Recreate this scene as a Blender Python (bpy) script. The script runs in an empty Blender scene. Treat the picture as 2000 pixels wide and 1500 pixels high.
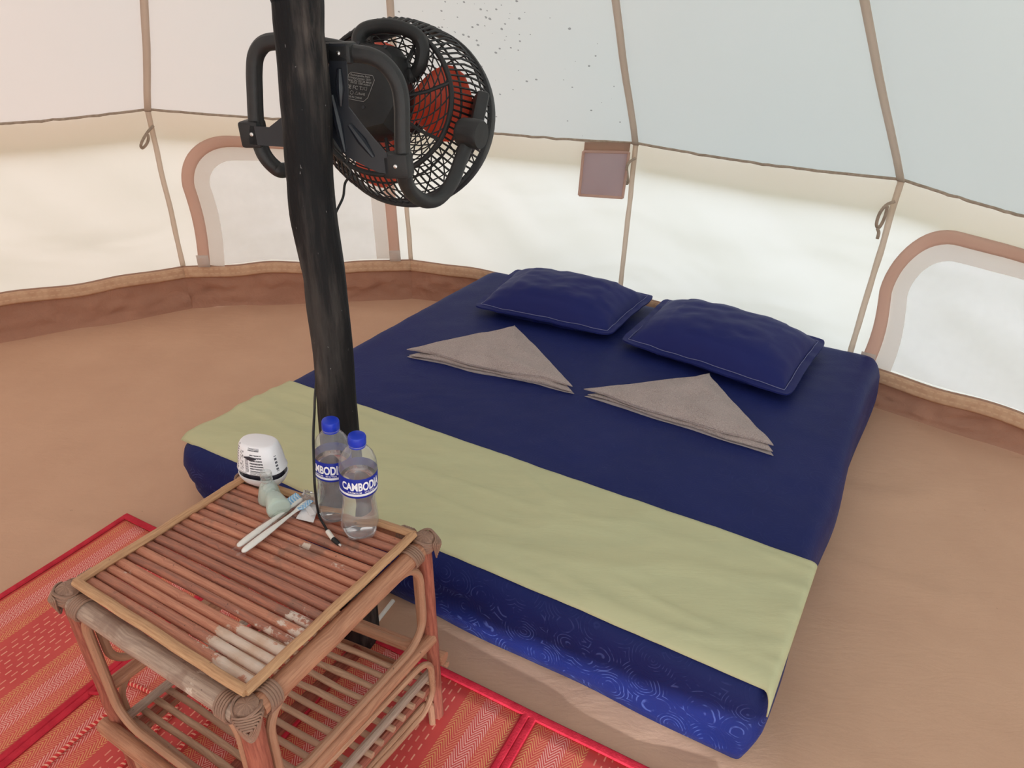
import bpy, bmesh, math, random
import numpy as np
from mathutils import Vector, Matrix, noise as mnoise

C = bpy.context.collection
SC = bpy.context.scene
random.seed(7)

# ------------------------------------------------------------------ camera
F_PX, CAM_H = 1419.0, 1.35
PITCH, ROLL = math.radians(29.89), math.radians(1.909)
FW = np.array([0, math.cos(PITCH), -math.sin(PITCH)])
_u = np.array([0, math.sin(PITCH), math.cos(PITCH)]); _r = np.array([1.0, 0, 0])
RTV = _r * math.cos(ROLL) + _u * math.sin(ROLL)
UPV = _u * math.cos(ROLL) - _r * math.sin(ROLL)
cam_d = bpy.data.cameras.new('camera')
cam_d.sensor_width = 36.0
cam_d.lens = 36.0 * F_PX / 2000.0
cam_d.clip_start = 0.02
cam = bpy.data.objects.new('camera', cam_d)
cam.matrix_world = Matrix(((RTV[0], UPV[0], -FW[0], 0), (RTV[1], UPV[1], -FW[1], 0), (RTV[2], UPV[2], -FW[2], CAM_H), (0, 0, 0, 1)))
C.objects.link(cam)
SC.camera = cam

# ------------------------------------------------------------------ sky, added lamp, exposure
world = bpy.data.worlds.new('world')
SC.world = world
world.use_nodes = True
world.node_tree.nodes['Background'].inputs[0].default_value = (0.955, 0.975, 1.0, 1)
world.node_tree.nodes['Background'].inputs[1].default_value = 1.74
# added area lamp behind the camera for the bright patch on the bed
patch_lamp_d = bpy.data.lights.new('bed_patch_lamp', 'AREA')
patch_lamp_d.shape = 'RECTANGLE'; patch_lamp_d.size = .30; patch_lamp_d.size_y = .07; patch_lamp_d.energy = 520.0; patch_lamp_d.color = (0.82, 0.91, 1.0)
patch_lamp = bpy.data.objects.new('bed_patch_lamp', patch_lamp_d)
C.objects.link(patch_lamp)
patch_lamp.location = (0.75, -4.2, 0.90)
patch_lamp.rotation_euler = (Vector((0.22, 0.9, .08)) - Vector(patch_lamp.location)).to_track_quat('-Z', 'Y').to_euler()
SC.view_settings.view_transform = 'Standard'
SC.view_settings.look = 'None'
SC.view_settings.gamma = 1.0
SC.view_settings.use_curve_mapping = False
SC.view_settings.exposure = 0.0
SC.cycles.diffuse_bounces = 8
SC.cycles.max_bounces = 14
SC.cycles.transparent_max_bounces = 16
SC.cycles.use_denoising = True

# ------------------------------------------------------------------ geometry helpers
CAM = np.array([0, 0, CAM_H])
def ray(u, v): return RTV * ((u - 1000) / F_PX) + UPV * ((750 - v) / F_PX) + FW
def at_z(u, v, z=0.0):
    d = ray(u, v); return CAM + d * ((z - CAM[2]) / d[2])
def at_plane(u, v, p0, n):
    d = ray(u, v); return CAM + d * (np.dot(np.array(p0) - CAM, n) / np.dot(d, n))
def at_depth(u, v, dep): return CAM + ray(u, v) * dep
def z_over(u, v, xy):
    d = ray(u, v); return CAM[2] + d[2] * math.hypot(xy[0], xy[1]) / math.hypot(d[0], d[1])
def nz(x, y=0, z=0, s=1.0): return mnoise.noise((x * s, y * s, z * s))
def unit(v):
    v = np.array(v, float); return v / np.linalg.norm(v)
def lerp(a, b, t): return np.array(a, float) * (1 - t) + np.array(b, float) * t

class MB:
    def __init__(s): s.v, s.f, s.uv, s.w = [], [], [], []
    def add(s, p, uv=(0, 0), w=0.0):
        s.v.append((float(p[0]), float(p[1]), float(p[2]))); s.uv.append(uv); s.w.append(w); return len(s.v) - 1
    def tube(s, path, rad, seg=10, closed=False, caps=True, flat=None, wear=None, uoff=0.0):
        """tube along path; rad number or list; flat=(vector, factor) squashes the section along that vector"""
        P = [np.array(p, float) for p in path]; n = len(P)
        R = rad if isinstance(rad, (list, tuple, np.ndarray)) else [rad] * n
        T = []
        for i in range(n):
            a = P[i - 1] if (i > 0 or closed) else P[i]
            b = P[(i + 1) % n] if (i < n - 1 or closed) else P[i]
            T.append(unit(b - a))
        ref = np.array([0, 0, 1.0]) if abs(T[0][2]) < 0.9 else np.array([1.0, 0, 0])
        nrm = unit(np.cross(np.cross(T[0], ref), T[0]))
        rings, L = [], uoff
        for i in range(n):
            if i > 0:
                L += np.linalg.norm(P[i] - P[i - 1])
                nrm = nrm - T[i] * np.dot(nrm, T[i]); nrm = unit(nrm)
            bi = np.cross(T[i], nrm)
            row = []
            for k in range(seg + 1):
                a = 2 * math.pi * k / seg - math.pi / 2
                o = (bi * math.cos(a) + nrm * math.sin(a)) * R[i]
                if flat is not None:
                    fv, ff = flat; o = o - fv * (np.dot(o, fv) * (1 - ff))
                q = P[i] + o
                row.append(s.add(q, (L, R[i] * (a + 4)), wear(q) if wear else 0.0))
            rings.append(row)
        m = n if closed else n - 1
        for i in range(m):
            A, B = rings[i], rings[(i + 1) % n]
            for k in range(seg): s.f.append((A[k], A[k + 1], B[k + 1], B[k]))
        if caps and not closed:
            s.f.append(tuple(rings[0][:seg][::-1])); s.f.append(tuple(rings[-1][:seg]))
        return s
    def lathe(s, prof, base, seg=32, axis=(0, 0, 1), ref=(1, 0, 0), caps=True):
        ax = unit(axis); rf = np.array(ref, float); rf = unit(rf - ax * np.dot(rf, ax)); bi = np.cross(ax, rf)
        rows = []
        for (r, z) in prof:
            rows.append([s.add(np.array(base) + ax * z + (rf * math.cos(2 * math.pi * k / seg) + bi * math.sin(2 * math.pi * k / seg)) * r,
                               (k / seg, z)) for k in range(seg + 1)])
        for A, B in zip(rows, rows[1:]):
            for k in range(seg): s.f.append((A[k], A[k + 1], B[k + 1], B[k]))
        if caps:
            s.f.append(tuple(rows[0][:seg][::-1])); s.f.append(tuple(rows[-1][:seg]))
        return s
    def grid(s, fn, nu, nv, uvfn=None, wfn=None):
        idx = [[None] * (nv + 1) for _ in range(nu + 1)]
        for i in range(nu + 1):
            for j in range(nv + 1):
                a, b = i / nu, j / nv; p = fn(a, b)
                idx[i][j] = s.add(p, uvfn(a, b) if uvfn else (a, b), wfn(a, b) if wfn else 0.0)
        for i in range(nu):
            for j in range(nv): s.f.append((idx[i][j], idx[i + 1][j], idx[i + 1][j + 1], idx[i][j + 1]))
        return s
    def prism(s, poly, ext, uv=None):
        """poly: 3D outline (counter-clockwise seen from +ext); ext: extrude vector"""
        e = np.array(ext, float); n = len(poly)
        a = [s.add(p) for p in poly]; b = [s.add(np.array(p) + e) for p in poly]
        s.f.append(tuple(a[::-1])); s.f.append(tuple(b))
        for i in range(n): s.f.append((a[i], a[(i + 1) % n], b[(i + 1) % n], b[i]))
        return s
    def box(s, c, ax, ay, az, hx, hy, hz, bev=0.0, seg=2):
        bm = bmesh.new(); bmesh.ops.create_cube(bm, size=2.0)
        for v in bm.verts: v.co = Vector((v.co.x * hx, v.co.y * hy, v.co.z * hz))
        if bev > 0: bmesh.ops.bevel(bm, geom=bm.edges[:], offset=bev, segments=seg, profile=0.5, affect='EDGES')
        bm.verts.index_update(); o = len(s.v); c = np.array(c, float)
        ax, ay, az = unit(ax), unit(ay), unit(az)
        for v in bm.verts: s.add(c + ax * v.co.x + ay * v.co.y + az * v.co.z, (v.co.x, v.co.y))
        for f in bm.faces: s.f.append(tuple(o + v.index for v in f.verts))
        bm.free(); return s
    def raw(s, vs, fs):
        o = len(s.v)
        for p in vs: s.add(p)
        for f in fs: s.f.append(tuple(o + i for i in f))
        return s

ORG = {}
def tag(o, label=None, cat=None, group=None, kind=None):
    if label: o['label'] = label
    if cat: o['category'] = cat
    if group: o['group'] = group
    if kind: o['kind'] = kind
    return o
def empty(name, loc, label=None, cat=None, group=None, kind=None):
    o = bpy.data.objects.new(name, None); C.objects.link(o); o.empty_display_size = 0.05
    o.location = tuple(float(x) for x in loc); ORG[o] = np.array(loc, float)
    return tag(o, label, cat, group, kind)
def obj(name, mb, mat, parent=None, label=None, cat=None, group=None, kind=None, sharp=35, solid=0.0, flat=False):
    V = np.array(mb.v, float); c = (V.min(0) + V.max(0)) / 2
    me = bpy.data.meshes.new(name)
    me.from_pydata([tuple(p) for p in (V - c)], [], mb.f)
    uvl = me.uv_layers.new(name='UVMap')
    li = np.zeros(len(me.loops), dtype=np.int32); me.loops.foreach_get('vertex_index', li)
    uvl.data.foreach_set('uv', np.array(mb.uv, dtype=np.float32)[li].ravel())
    if any(mb.w):
        at = me.attributes.new('wear', 'FLOAT', 'POINT'); at.data.foreach_set('value', np.array(mb.w, dtype=np.float32))
    if not flat:
        me.polygons.foreach_set('use_smooth', [True] * len(me.polygons))
        if sharp < 180: me.set_sharp_from_angle(angle=math.radians(sharp))
    me.materials.append(mat); me.update()
    o = bpy.data.objects.new(name, me); C.objects.link(o)
    if parent is not None:
        o.parent = parent; o.location = tuple(c - ORG[parent])
    else: o.location = tuple(c)
    ORG[o] = c
    if solid:
        m = o.modifiers.new('thickness', 'SOLIDIFY'); m.thickness = solid; m.offset = 0.0
    return tag(o, label, cat, group, kind)
def smooth_path(pts, n=8, closed=False):
    """Catmull-Rom through pts"""
    P = [np.array(p, float) for p in pts]; m = len(P); out = []
    rng = m if closed else m - 1
    for i in range(rng):
        p0 = P[(i - 1) % m] if (closed or i > 0) else 2 * P[0] - P[1]
        p1, p2 = P[i], P[(i + 1) % m]
        p3 = P[(i + 2) % m] if (closed or i + 2 < m) else 2 * P[-1] - P[-2]
        for k in range(n):
            t = k / n
            out.append(0.5 * ((2 * p1) + (p2 - p0) * t + (2 * p0 - 5 * p1 + 4 * p2 - p3) * t * t + (3 * p1 - p0 - 3 * p2 + p3) * t ** 3))
    if not closed: out.append(P[-1])
    return out
def rrect(w0, w1, z0, z1, r, n=7):
    """rounded rectangle as list of (w, z)"""
    out = []
    for (cx, cz, a0) in ((w1 - r, z1 - r, 0), (w0 + r, z1 - r, 90), (w0 + r, z0 + r, 180), (w1 - r, z0 + r, 270)):
        for k in range(n + 1):
            a = math.radians(a0 + 90 * k / n); out.append((cx + r * math.cos(a), cz + r * math.sin(a)))
    return out
def text_mesh(body, size, sx=1.0, bold=0.0, space=1.0):
    cu = bpy.data.curves.new('t', 'FONT'); cu.body = body; cu.size = size; cu.offset = bold; cu.space_character = space
    cu.align_x = 'CENTER'; cu.align_y = 'CENTER'; cu.resolution_u = 3
    o = bpy.data.objects.new('t', cu); C.objects.link(o)
    dg = bpy.context.evaluated_depsgraph_get(); me = bpy.data.meshes.new_from_object(o.evaluated_get(dg))
    vs = [(v.co.x * sx, v.co.y) for v in me.vertices]; fs = [tuple(p.vertices) for p in me.polygons]
    bpy.data.objects.remove(o); bpy.data.curves.remove(cu); bpy.data.meshes.remove(me)
    return vs, fs

# ------------------------------------------------------------------ material helpers
def lin(c):
    def f(x):
        x /= 255.0; return x / 12.92 if x <= 0.04045 else ((x + 0.055) / 1.055) ** 2.4
    return tuple(f(x) for x in c) + (1.0,)
class X:
    """node-expression wrapper"""
    def __init__(s, nt, sock): s.nt, s.k = nt, sock
    def _m(s, op, *a):
        n = s.nt.nodes.new('ShaderNodeMath'); n.operation = op
        for i, q in enumerate((s,) + a):
            if isinstance(q, X): s.nt.links.new(q.k, n.inputs[i])
            else: n.inputs[i].default_value = q
        return X(s.nt, n.outputs[0])
    def __add__(s, o): return s._m('ADD', o)
    def __sub__(s, o): return s._m('SUBTRACT', o)
    def __mul__(s, o): return s._m('MULTIPLY', o)
    def __truediv__(s, o): return s._m('DIVIDE', o)
    def frac(s): return s._m('FRACT')
    def floor(s): return s._m('FLOOR')
    def gt(s, o): return s._m('GREATER_THAN', o)
    def lt(s, o): return s._m('LESS_THAN', o)
    def abs(s): return s._m('ABSOLUTE')
    def sin(s): return s._m('SINE')
    def mod(s, o): return s._m('FLOORED_MODULO', o)
    def pow(s, o): return s._m('POWER', o)
    def min(s, o): return s._m('MINIMUM', o)
    def max(s, o): return s._m('MAXIMUM', o)
    def ramp(s, a, b):
        n = s.nt.nodes.new('ShaderNodeMapRange'); n.interpolation_type = 'SMOOTHSTEP'
        s.nt.links.new(s.k, n.inputs[0]); n.inputs[1].default_value = a; n.inputs[2].default_value = b
        return X(s.nt, n.outputs[0])
def mixc(nt, fac, a, b):
    n = nt.nodes.new('ShaderNodeMix'); n.data_type = 'RGBA'
    for i, q in ((0, fac), (6, a), (7, b)):
        if isinstance(q, X): nt.links.new(q.k, n.inputs[i])
        elif isinstance(q, (tuple, list)): n.inputs[i].default_value = q
        else: n.inputs[i].default_value = q
    return X(nt, n.outputs[2])
def coords(nt, kind='Object', scale=(1, 1, 1), rot=(0, 0, 0)):
    if kind == 'World': g = nt.nodes.new('ShaderNodeNewGeometry').outputs['Position']
    else: g = nt.nodes.new('ShaderNodeTexCoord').outputs[kind]
    m = nt.nodes.new('ShaderNodeMapping'); m.inputs['Scale'].default_value = scale; m.inputs['Rotation'].default_value = rot
    nt.links.new(g, m.inputs[0]); return m.outputs[0]
def noise_n(nt, vec, scale, detail=3, rough=0.55, dist=0.0):
    n = nt.nodes.new('ShaderNodeTexNoise'); n.inputs['Scale'].default_value = scale; n.inputs['Detail'].default_value = detail
    n.inputs['Roughness'].default_value = rough; n.inputs['Distortion'].default_value = dist
    nt.links.new(vec, n.inputs['Vector']); return X(nt, n.outputs[0])
def sepxyz(nt, vec):
    n = nt.nodes.new('ShaderNodeSeparateXYZ'); nt.links.new(vec, n.inputs[0]); return [X(nt, n.outputs[i]) for i in range(3)]
def attr(nt, name):
    n = nt.nodes.new('ShaderNodeAttribute'); n.attribute_name = name; return X(nt, n.outputs['Fac'])
def base_mat(name, color=(0.5, 0.5, 0.5, 1), rough=0.6, spec=0.3, metal=0.0):
    m = bpy.data.materials.new(name); m.use_nodes = True; nt = m.node_tree; b = nt.nodes['Principled BSDF']
    b.inputs['Base Color'].default_value = color; b.inputs['Roughness'].default_value = rough
    b.inputs['Specular IOR Level'].default_value = spec; b.inputs['Metallic'].default_value = metal
    return m, nt, b
def bump(nt, b, h, strength=0.3, dist=0.01):
    n = nt.nodes.new('ShaderNodeBump'); n.inputs['Strength'].default_value = strength; n.inputs['Distance'].default_value = dist
    nt.links.new(h.k, n.inputs['Height']); nt.links.new(n.outputs[0], b.inputs['Normal']); return n
def setc(nt, b, x, sock='Base Color'): nt.links.new(x.k, b.inputs[sock])
def simple(name, c1, c2=None, rough=0.6, spec=0.3, scale=20, bstr=0.0, bscale=80, bdist=0.004, stretch=(1, 1, 1), kind='Object', metal=0.0):
    m, nt, b = base_mat(name, c1, rough, spec, metal)
    v = coords(nt, kind, stretch)
    n = noise_n(nt, v, scale, 4)
    if c2: setc(nt, b, mixc(nt, n.ramp(0.3, 0.7), c1, c2))
    if bstr: bump(nt, b, noise_n(nt, v, bscale, 5), bstr, bdist)
    return m

MAT = {}
def canvas_mat(name, refl, trans, tmix, wr=0.35, weave=True, specks=None):
    m = bpy.data.materials.new(name); m.use_nodes = True; nt = m.node_tree; nt.nodes.clear()
    out = nt.nodes.new('ShaderNodeOutputMaterial'); mx = nt.nodes.new('ShaderNodeMixShader')
    d = nt.nodes.new('ShaderNodeBsdfDiffuse'); t = nt.nodes.new('ShaderNodeBsdfTranslucent')
    mx.inputs[0].default_value = tmix
    nt.links.new(d.outputs[0], mx.inputs[1]); nt.links.new(t.outputs[0], mx.inputs[2]); nt.links.new(mx.outputs[0], out.inputs[0])
    v = coords(nt, 'World')
    n = noise_n(nt, v, 2.3, 4)
    if len(refl) == 2:      # warm sunlit side and cool shaded side painted into the cloth colour
        light_tint = (sepxyz(nt, v)[0] + (n - .5) * .5).ramp(-1.9, 1.0)
        refl, trans = mixc(nt, light_tint, refl[0], refl[1]), mixc(nt, light_tint, trans[0], trans[1])
    cr = refl if isinstance(refl, X) else mixc(nt, n.ramp(0.3, 0.7), refl, tuple(x * 0.95 for x in refl[:3]) + (1,))
    ct = trans if isinstance(trans, X) else mixc(nt, n.ramp(0.3, 0.7), trans, (trans[0] * 0.97, trans[1] * 0.95, trans[2] * 0.92, 1))
    if specks:
        g = nt.nodes.new('ShaderNodeNewGeometry').outputs['Position']
        vo = nt.nodes.new('ShaderNodeTexVoronoi'); vo.inputs['Scale'].default_value = 62; nt.links.new(g, vo.inputs['Vector'])
        cells = X(nt, vo.outputs['Distance'])
        rnd = sepxyz(nt, vo.outputs['Color'])[0]; big = sepxyz(nt, vo.outputs['Color'])[1]
        dots = None
        for (p, r, dens) in specks:
            dd = nt.nodes.new('ShaderNodeVectorMath'); dd.operation = 'DISTANCE'; nt.links.new(g, dd.inputs[0]); dd.inputs[1].default_value = tuple(p)
            near = X(nt, dd.outputs['Value']).ramp(r, 0.0)
            k = (cells + noise_n(nt, g, 90, 3) * 0.22).lt(big.pow(2.0) * .34 + .12) * rnd.lt(near * dens)
            dots = k if dots is None else dots.max(k)
        cr = mixc(nt, dots * 0.62, cr, (0.10, 0.10, 0.10, 1)); ct = mixc(nt, dots * 0.62, ct, (0.10, 0.10, 0.10, 1))
    nt.links.new(cr.k, d.inputs[0]); nt.links.new(ct.k, t.inputs[0])
    crease = noise_n(nt, coords(nt, 'World', (1.0, 1.0, 2.4), (.5, .5, .3)), 1.5, 2, .4, .6)
    h = noise_n(nt, v, 9, 3) * wr * .35 + crease * (wr * 7.0)
    bn = nt.nodes.new('ShaderNodeBump'); bn.inputs['Strength'].default_value = 0.45; bn.inputs['Distance'].default_value = 0.03
    nt.links.new(h.k, bn.inputs['Height']); nt.links.new(bn.outputs[0], d.inputs['Normal']); nt.links.new(bn.outputs[0], t.inputs['Normal'])
    return m

# ------------------------------------------------------------------ tent geometry data
ZB = {0: .18, 1: .178, 2: .174, 3: .15, 4: .125, 5: .135}
B = {1: at_z(358, 520, ZB[1]), 2: at_z(803, 507, ZB[2]), 3: at_z(1212, 566, ZB[3]), 4: at_z(1657, 703, ZB[4])}
pl = at_z(0, 577, .18); B[0] = B[1] + unit(pl - B[1]) * 1.06; B[0][2] = .18
pr = at_z(2000, 805, .132); B[5] = B[4] + unit(pr - B[4]) * 1.02; B[5][2] = .135
for i, p in {6: (1.74, .30), 7: (1.15, -.75), 8: (.05, -1.10), 9: (-1.2, -.85), 10: (-2.1, -.05), 11: (-2.55, 1.1)}.items(): B[i] = np.array([p[0], p[1], .16])
EV = {}
for i, px in {1: (288, 213), 2: (783, 237), 3: (1243, 279), 4: (1762, 350)}.items():
    d = ray(*px); k = math.hypot(B[i][0], B[i][1]) / math.hypot(d[0], d[1]) * 0.992; EV[i] = CAM + d * k
p = at_z(0, 235, .2); d = ray(0, 235); q = CAM + d * math.hypot(pl[0], pl[1]) / math.hypot(d[0], d[1]) * .992
EV[0] = EV[1] + (q - EV[1]) * np.linalg.norm(B[0] - B[1]) / np.linalg.norm(pl - B[1])
d = ray(2000, 413); q = CAM + d * math.hypot(pr[0], pr[1]) / math.hypot(d[0], d[1]) * .992
EV[5] = EV[4] + (q - EV[4]) * np.linalg.norm(B[5] - B[4]) / np.linalg.norm(pr - B[4])
for i in range(6, 12): EV[i] = np.array([B[i][0], B[i][1], .80])
APEX = np.array([-.265, 1.20, 2.85])
CEN = np.array([-.40, 1.0, 0.0])
SIDES = ['wall_left', 'wall_back_left', 'wall_back', 'wall_back_right', 'wall_right', 'wall_right_front', 'wall_front_right', 'wall_front',
         'wall_front_left', 'wall_left_front', 'wall_far_left', 'wall_left_back']
def facet(i): return B[i], B[(i + 1) % 12], EV[i], EV[(i + 1) % 12]
def fnorm(i):
    b0, b1, e0, e1 = facet(i); n = unit(np.cross(b1 - b0, e0 - b0))
    if np.dot(n, CEN - b0) < 0: n = -n
    return n
def hem(i, s):       # the wavy lower hem of the canvas, shared by wall and trim
    return 0.012 * nz(i * 3.1 + s * 4.0, 2.2) * math.sin(math.pi * s) * 2
def wallpt(i, s, t):
    b0, b1, e0, e1 = facet(i); n = fnorm(i)
    p = lerp(lerp(b0, b1, s), lerp(e0, e1, s), t)
    p[2] += hem(i, s) * (1 - t) - 0.012 * math.sin(math.pi * s) * t
    k = math.sin(math.pi * s) ** 0.6
    fold = 0.024 * nz(s * 3.0 + t * 2.2 + i * 5, t * 0.7 - s * 0.6, i) + 0.007 * nz(s * 9 + t * 5, t * 2 + i, i * 2.0)
    fold += 0.004 * nz(s * 26, t * 2.0, i) * (t ** 2)
    return p + n * (-0.02 * math.sin(math.pi * s) * math.sin(math.pi * t) + fold * k * math.sin(math.pi * min(1, t * .9 + .1)) * 1.0)
def wall_uv(i, px):
    """pixel of the photograph -> (s, t) on facet i"""
    b0, b1, e0, e1 = facet(i); n = fnorm(i); P = at_plane(px[0], px[1], b0, n)
    s, t = .5, .5
    for _ in range(30):
        lo, hi = lerp(b0, b1, s), lerp(e0, e1, s); up = hi - lo
        t = np.dot(P - lo, up) / np.dot(up, up)
        a, b = lerp(b0, e0, t), lerp(b1, e1, t); al = b - a
        s = np.dot(P - a, al) / np.dot(al, al)
    return s, t
def on_wall(i, px, off=0.012):
    s, t = wall_uv(i, px); return wallpt(i, s, t) + fnorm(i) * off

spot = at_plane(940, 18, EV[2], np.cross(EV[3] - EV[2], APEX - EV[2]))
spot2 = at_plane(1020, 130, EV[2], np.cross(EV[3] - EV[2], APEX - EV[2]))
spot3 = at_plane(1480, 110, EV[3], np.cross(EV[4] - EV[3], APEX - EV[3]))
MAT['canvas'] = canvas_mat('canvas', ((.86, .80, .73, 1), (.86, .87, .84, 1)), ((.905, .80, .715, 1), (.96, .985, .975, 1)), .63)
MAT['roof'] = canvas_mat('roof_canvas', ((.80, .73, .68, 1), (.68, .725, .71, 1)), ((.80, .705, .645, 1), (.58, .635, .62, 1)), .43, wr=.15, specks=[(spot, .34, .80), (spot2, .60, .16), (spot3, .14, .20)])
MAT['valance'] = canvas_mat('valance_canvas', (.84, .77, .68, 1), (.84, .75, .63, 1), .46)
MAT['seam'] = canvas_mat('seam_tape', (.74, .65, .58, 1), (.92, .84, .77, 1), .62)
MAT['binding'] = canvas_mat('window_binding', (.70, .54, .47, 1), (.90, .70, .62, 1), .55)
MAT['cord'] = simple('eave_cord', lin((158, 142, 126)), lin((178, 162, 146)), .9, .1, 60)

# brown groundsheet
def ground_mat(name, c1, c2, bs=.35, big=2.2):
    m, nt, b = base_mat(name, c1, .75, .18)
    v = coords(nt, 'World'); n = noise_n(nt, v, big, 5, .6); fine = noise_n(nt, v, 300, 2)
    c = mixc(nt, n.ramp(.3, .72), c1, c2); c = mixc(nt, fine.ramp(.2, .9) * .18, c, tuple(x * .75 for x in c1[:3]) + (1,))
    dirt = noise_n(nt, v, 46, 3).ramp(.74, .80); c = mixc(nt, dirt * .35, c, (.16, .10, .07, 1))
    setc(nt, b, c)
    st = coords(nt, 'World', (3.0, 9, 4), (0, 0, .5))
    h = noise_n(nt, st, 2.6, 6, .62, .6) * .7 + noise_n(nt, v, 24, 4) * .12
    bump(nt, b, h, bs, .02); return m
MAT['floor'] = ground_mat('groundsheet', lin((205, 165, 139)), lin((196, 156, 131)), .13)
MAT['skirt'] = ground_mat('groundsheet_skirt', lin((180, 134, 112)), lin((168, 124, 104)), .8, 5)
m, nt, b = base_mat('zip_webbing', lin((196, 160, 132)), .8, .15)
u, v_, _w = sepxyz(nt, coords(nt, 'UV'))
st = (u / .022).frac().lt(.62) * ((v_ - .35).abs().lt(.05)).max((v_ - .72).abs().lt(.04))
edge = v_.gt(.90)
c = mixc(nt, noise_n(nt, coords(nt, 'World'), 30, 3).ramp(.3, .7), lin((212, 176, 146)), lin((200, 160, 132)))
c = mixc(nt, st * .45, c, lin((222, 190, 156))); c = mixc(nt, edge * .7, c, lin((140, 104, 92)))
setc(nt, b, c); bump(nt, b, st, .4, .003); MAT['webbing'] = m

# ------------------------------------------------------------------ setting: ground outside, floor, skirt, webbing, walls, ceiling
g = MB(); g.lathe([(14, -.06), (14, -.03), (4, -.03)], (-.5, 1.2, 0), 48, caps=False)
g.f.append(tuple(range(49 * 2, 49 * 2 + 48)))
obj('ground', g, simple('dry_grass', (.40, .37, .27, 1), (.33, .33, .21, 1), .95, .05, 3, .5, 20, .03, kind='World'), kind='structure')

def fl_out(i): return B[i] - unit(np.array([B[i][0], B[i][1], 0]) - CEN) * .032
def outline(a):
    """floor outline: a in facets 0..12"""
    i = int(a) % 12; return lerp(fl_out(i), fl_out((i + 1) % 12), a - int(a))
def floor_z(x, y):
    z = 0.006 * nz(x * 1.4 + y * .8, y * 2.8 - x * 1.1, 3) + 0.004 * nz(x * 5.2, y * 3.6, 1)
    r = 1 - abs(nz(x * .9 + y * 1.5, y * .55 - x * .8, 7)) * 2
    z += 0.010 * max(0, r - .80) / .20
    return min(.006, z) - .007
NA, NR = 240, 70
fm = MB(); rows = []
for j in range(NR + 1):
    t = (j / NR) ** .8; row = []
    for k in range(NA):
        o = outline(12 * k / NA); p = lerp(CEN, o, t); row.append(fm.add((p[0], p[1], floor_z(p[0], p[1])), (p[0], p[1])))
    rows.append(row)
for j in range(NR):
    for k in range(NA):
        A, Bq = rows[j], rows[j + 1]
        if j == 0: fm.f.append((A[0], Bq[k], Bq[(k + 1) % NA]))
        else: fm.f.append((A[k], Bq[k], Bq[(k + 1) % NA], A[(k + 1) % NA]))
obj('floor', fm, MAT['floor'], kind='structure', sharp=180)

for i in range(12):
    n = fnorm(i); side = SIDES[i].replace('wall_', '')
    f0, f1 = fl_out(i), fl_out((i + 1) % 12)
    vis = i in (0, 1, 2, 3, 4)
    # skirt: groundsheet turned up against the canvas
    def skirt(s, t, i=i, n=n, f0=f0, f1=f1):
        b0, b1, _, _ = facet(i)
        lo = lerp(f0, f1, s); hi = lerp(b0, b1, s); hi[2] += hem(i, s) - .025; lo[2] = floor_z(lo[0], lo[1])
        k = t; z = lo[2] + (hi[2] - lo[2]) * (k ** 1.25)
        p = lerp(lo, hi, k ** .6); p[2] = z
        p += n * (.018 * nz(s * 6 + i, t * 2.2, i * 4.0) + .014 * nz(s * 15, t * 5, i) + .007 * nz(s * 33 + t * 6, t * 9, i)) * math.sin(math.pi * min(1, t * 1.02))
        return p + n * .004
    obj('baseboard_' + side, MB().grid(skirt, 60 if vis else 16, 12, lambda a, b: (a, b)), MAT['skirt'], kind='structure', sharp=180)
    L = np.linalg.norm(B[(i + 1) % 12] - B[i])
    def web(s, t, i=i, n=n):
        b0, b1, _, _ = facet(i); p = lerp(b0, b1, s); p[2] += hem(i, s) - .047 + .052 * t
        p += n * (.010 + .009 * math.sin(math.pi * t) ** .5 + (.006 if t < .2 else 0))
        return p
    obj('trim_%d' % (i + 1), MB().grid(web, 50 if vis else 10, 6, lambda a, b, L=L: (a * L, b)), MAT['webbing'], kind='structure', sharp=180, solid=.004)
    # canvas wall
    wm = MB()
    if i == 7:      # unseen opening behind the camera, added to shape the lamp beam; flap roll above
        s0, s1, t0, t1 = .52, .84, .06, .40
        for (a0, a1, c0, c1) in ((0, s0, 0, 1), (s1, 1, 0, 1), (s0, s1, 0, t0), (s0, s1, t1, 1)):
            wm.grid(lambda a, b, a0=a0, a1=a1, c0=c0, c1=c1: wallpt(7, a0 + (a1 - a0) * a, c0 + (c1 - c0) * b), 8, 8)
    else:
        wm.grid(lambda a, b, i=i: wallpt(i, a, b), 44 if vis else 12, 30 if vis else 8)
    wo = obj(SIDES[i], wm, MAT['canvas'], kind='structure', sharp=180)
    if i == 7:
        roll = MB().tube([wallpt(7, .52 + .32 * k / 12, .43) + n * .03 for k in range(13)], .03, 10)
        obj('added_flap_roll', roll, MAT['canvas'], wo)
    # valance: outer strip of canvas hanging below the eave
    val = MB().grid(lambda a, b, i=i, n=n: lerp(wallpt(i, a, 1), wallpt(i, a, .83), b) - n * (.038 * math.sin(b * 1.5) + .006), 14, 4)
    obj('valance', val, MAT['valance'], wo, sharp=180)
    # seam tape at the start of this facet, eave hem cord
    def seam(s, t, i=i):
        w = .010; b0, b1, _, _ = facet(i); al = unit(b1 - b0)
        j = (i - 1) % 12; nn = unit(fnorm(i) + fnorm(j))
        return wallpt(i, 0, t) + np.cross(unit(EV[i] - B[i]), nn) * (w * (s - .5) * 2) * (1 + .15 * nz(t * 9, i)) + nn * .007 + al * .005 * nz(t * 4, i * 2.0) * math.sin(math.pi * t)
    obj('seam_tape', MB().grid(seam, 2, 24), MAT['seam'], wo, sharp=180, solid=.003)
    cp = [wallpt(i, k / 40, 1.0) + n * .004 + np.array([0, 0, .006 * nz(k * .5, i)]) * math.sin(math.pi * k / 40) for k in range(41)]
    obj('eave_cord', MB().tube(cp, .0048, 6), MAT['cord'], wo)
    globals().setdefault('WALL', {})[i] = wo

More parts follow.
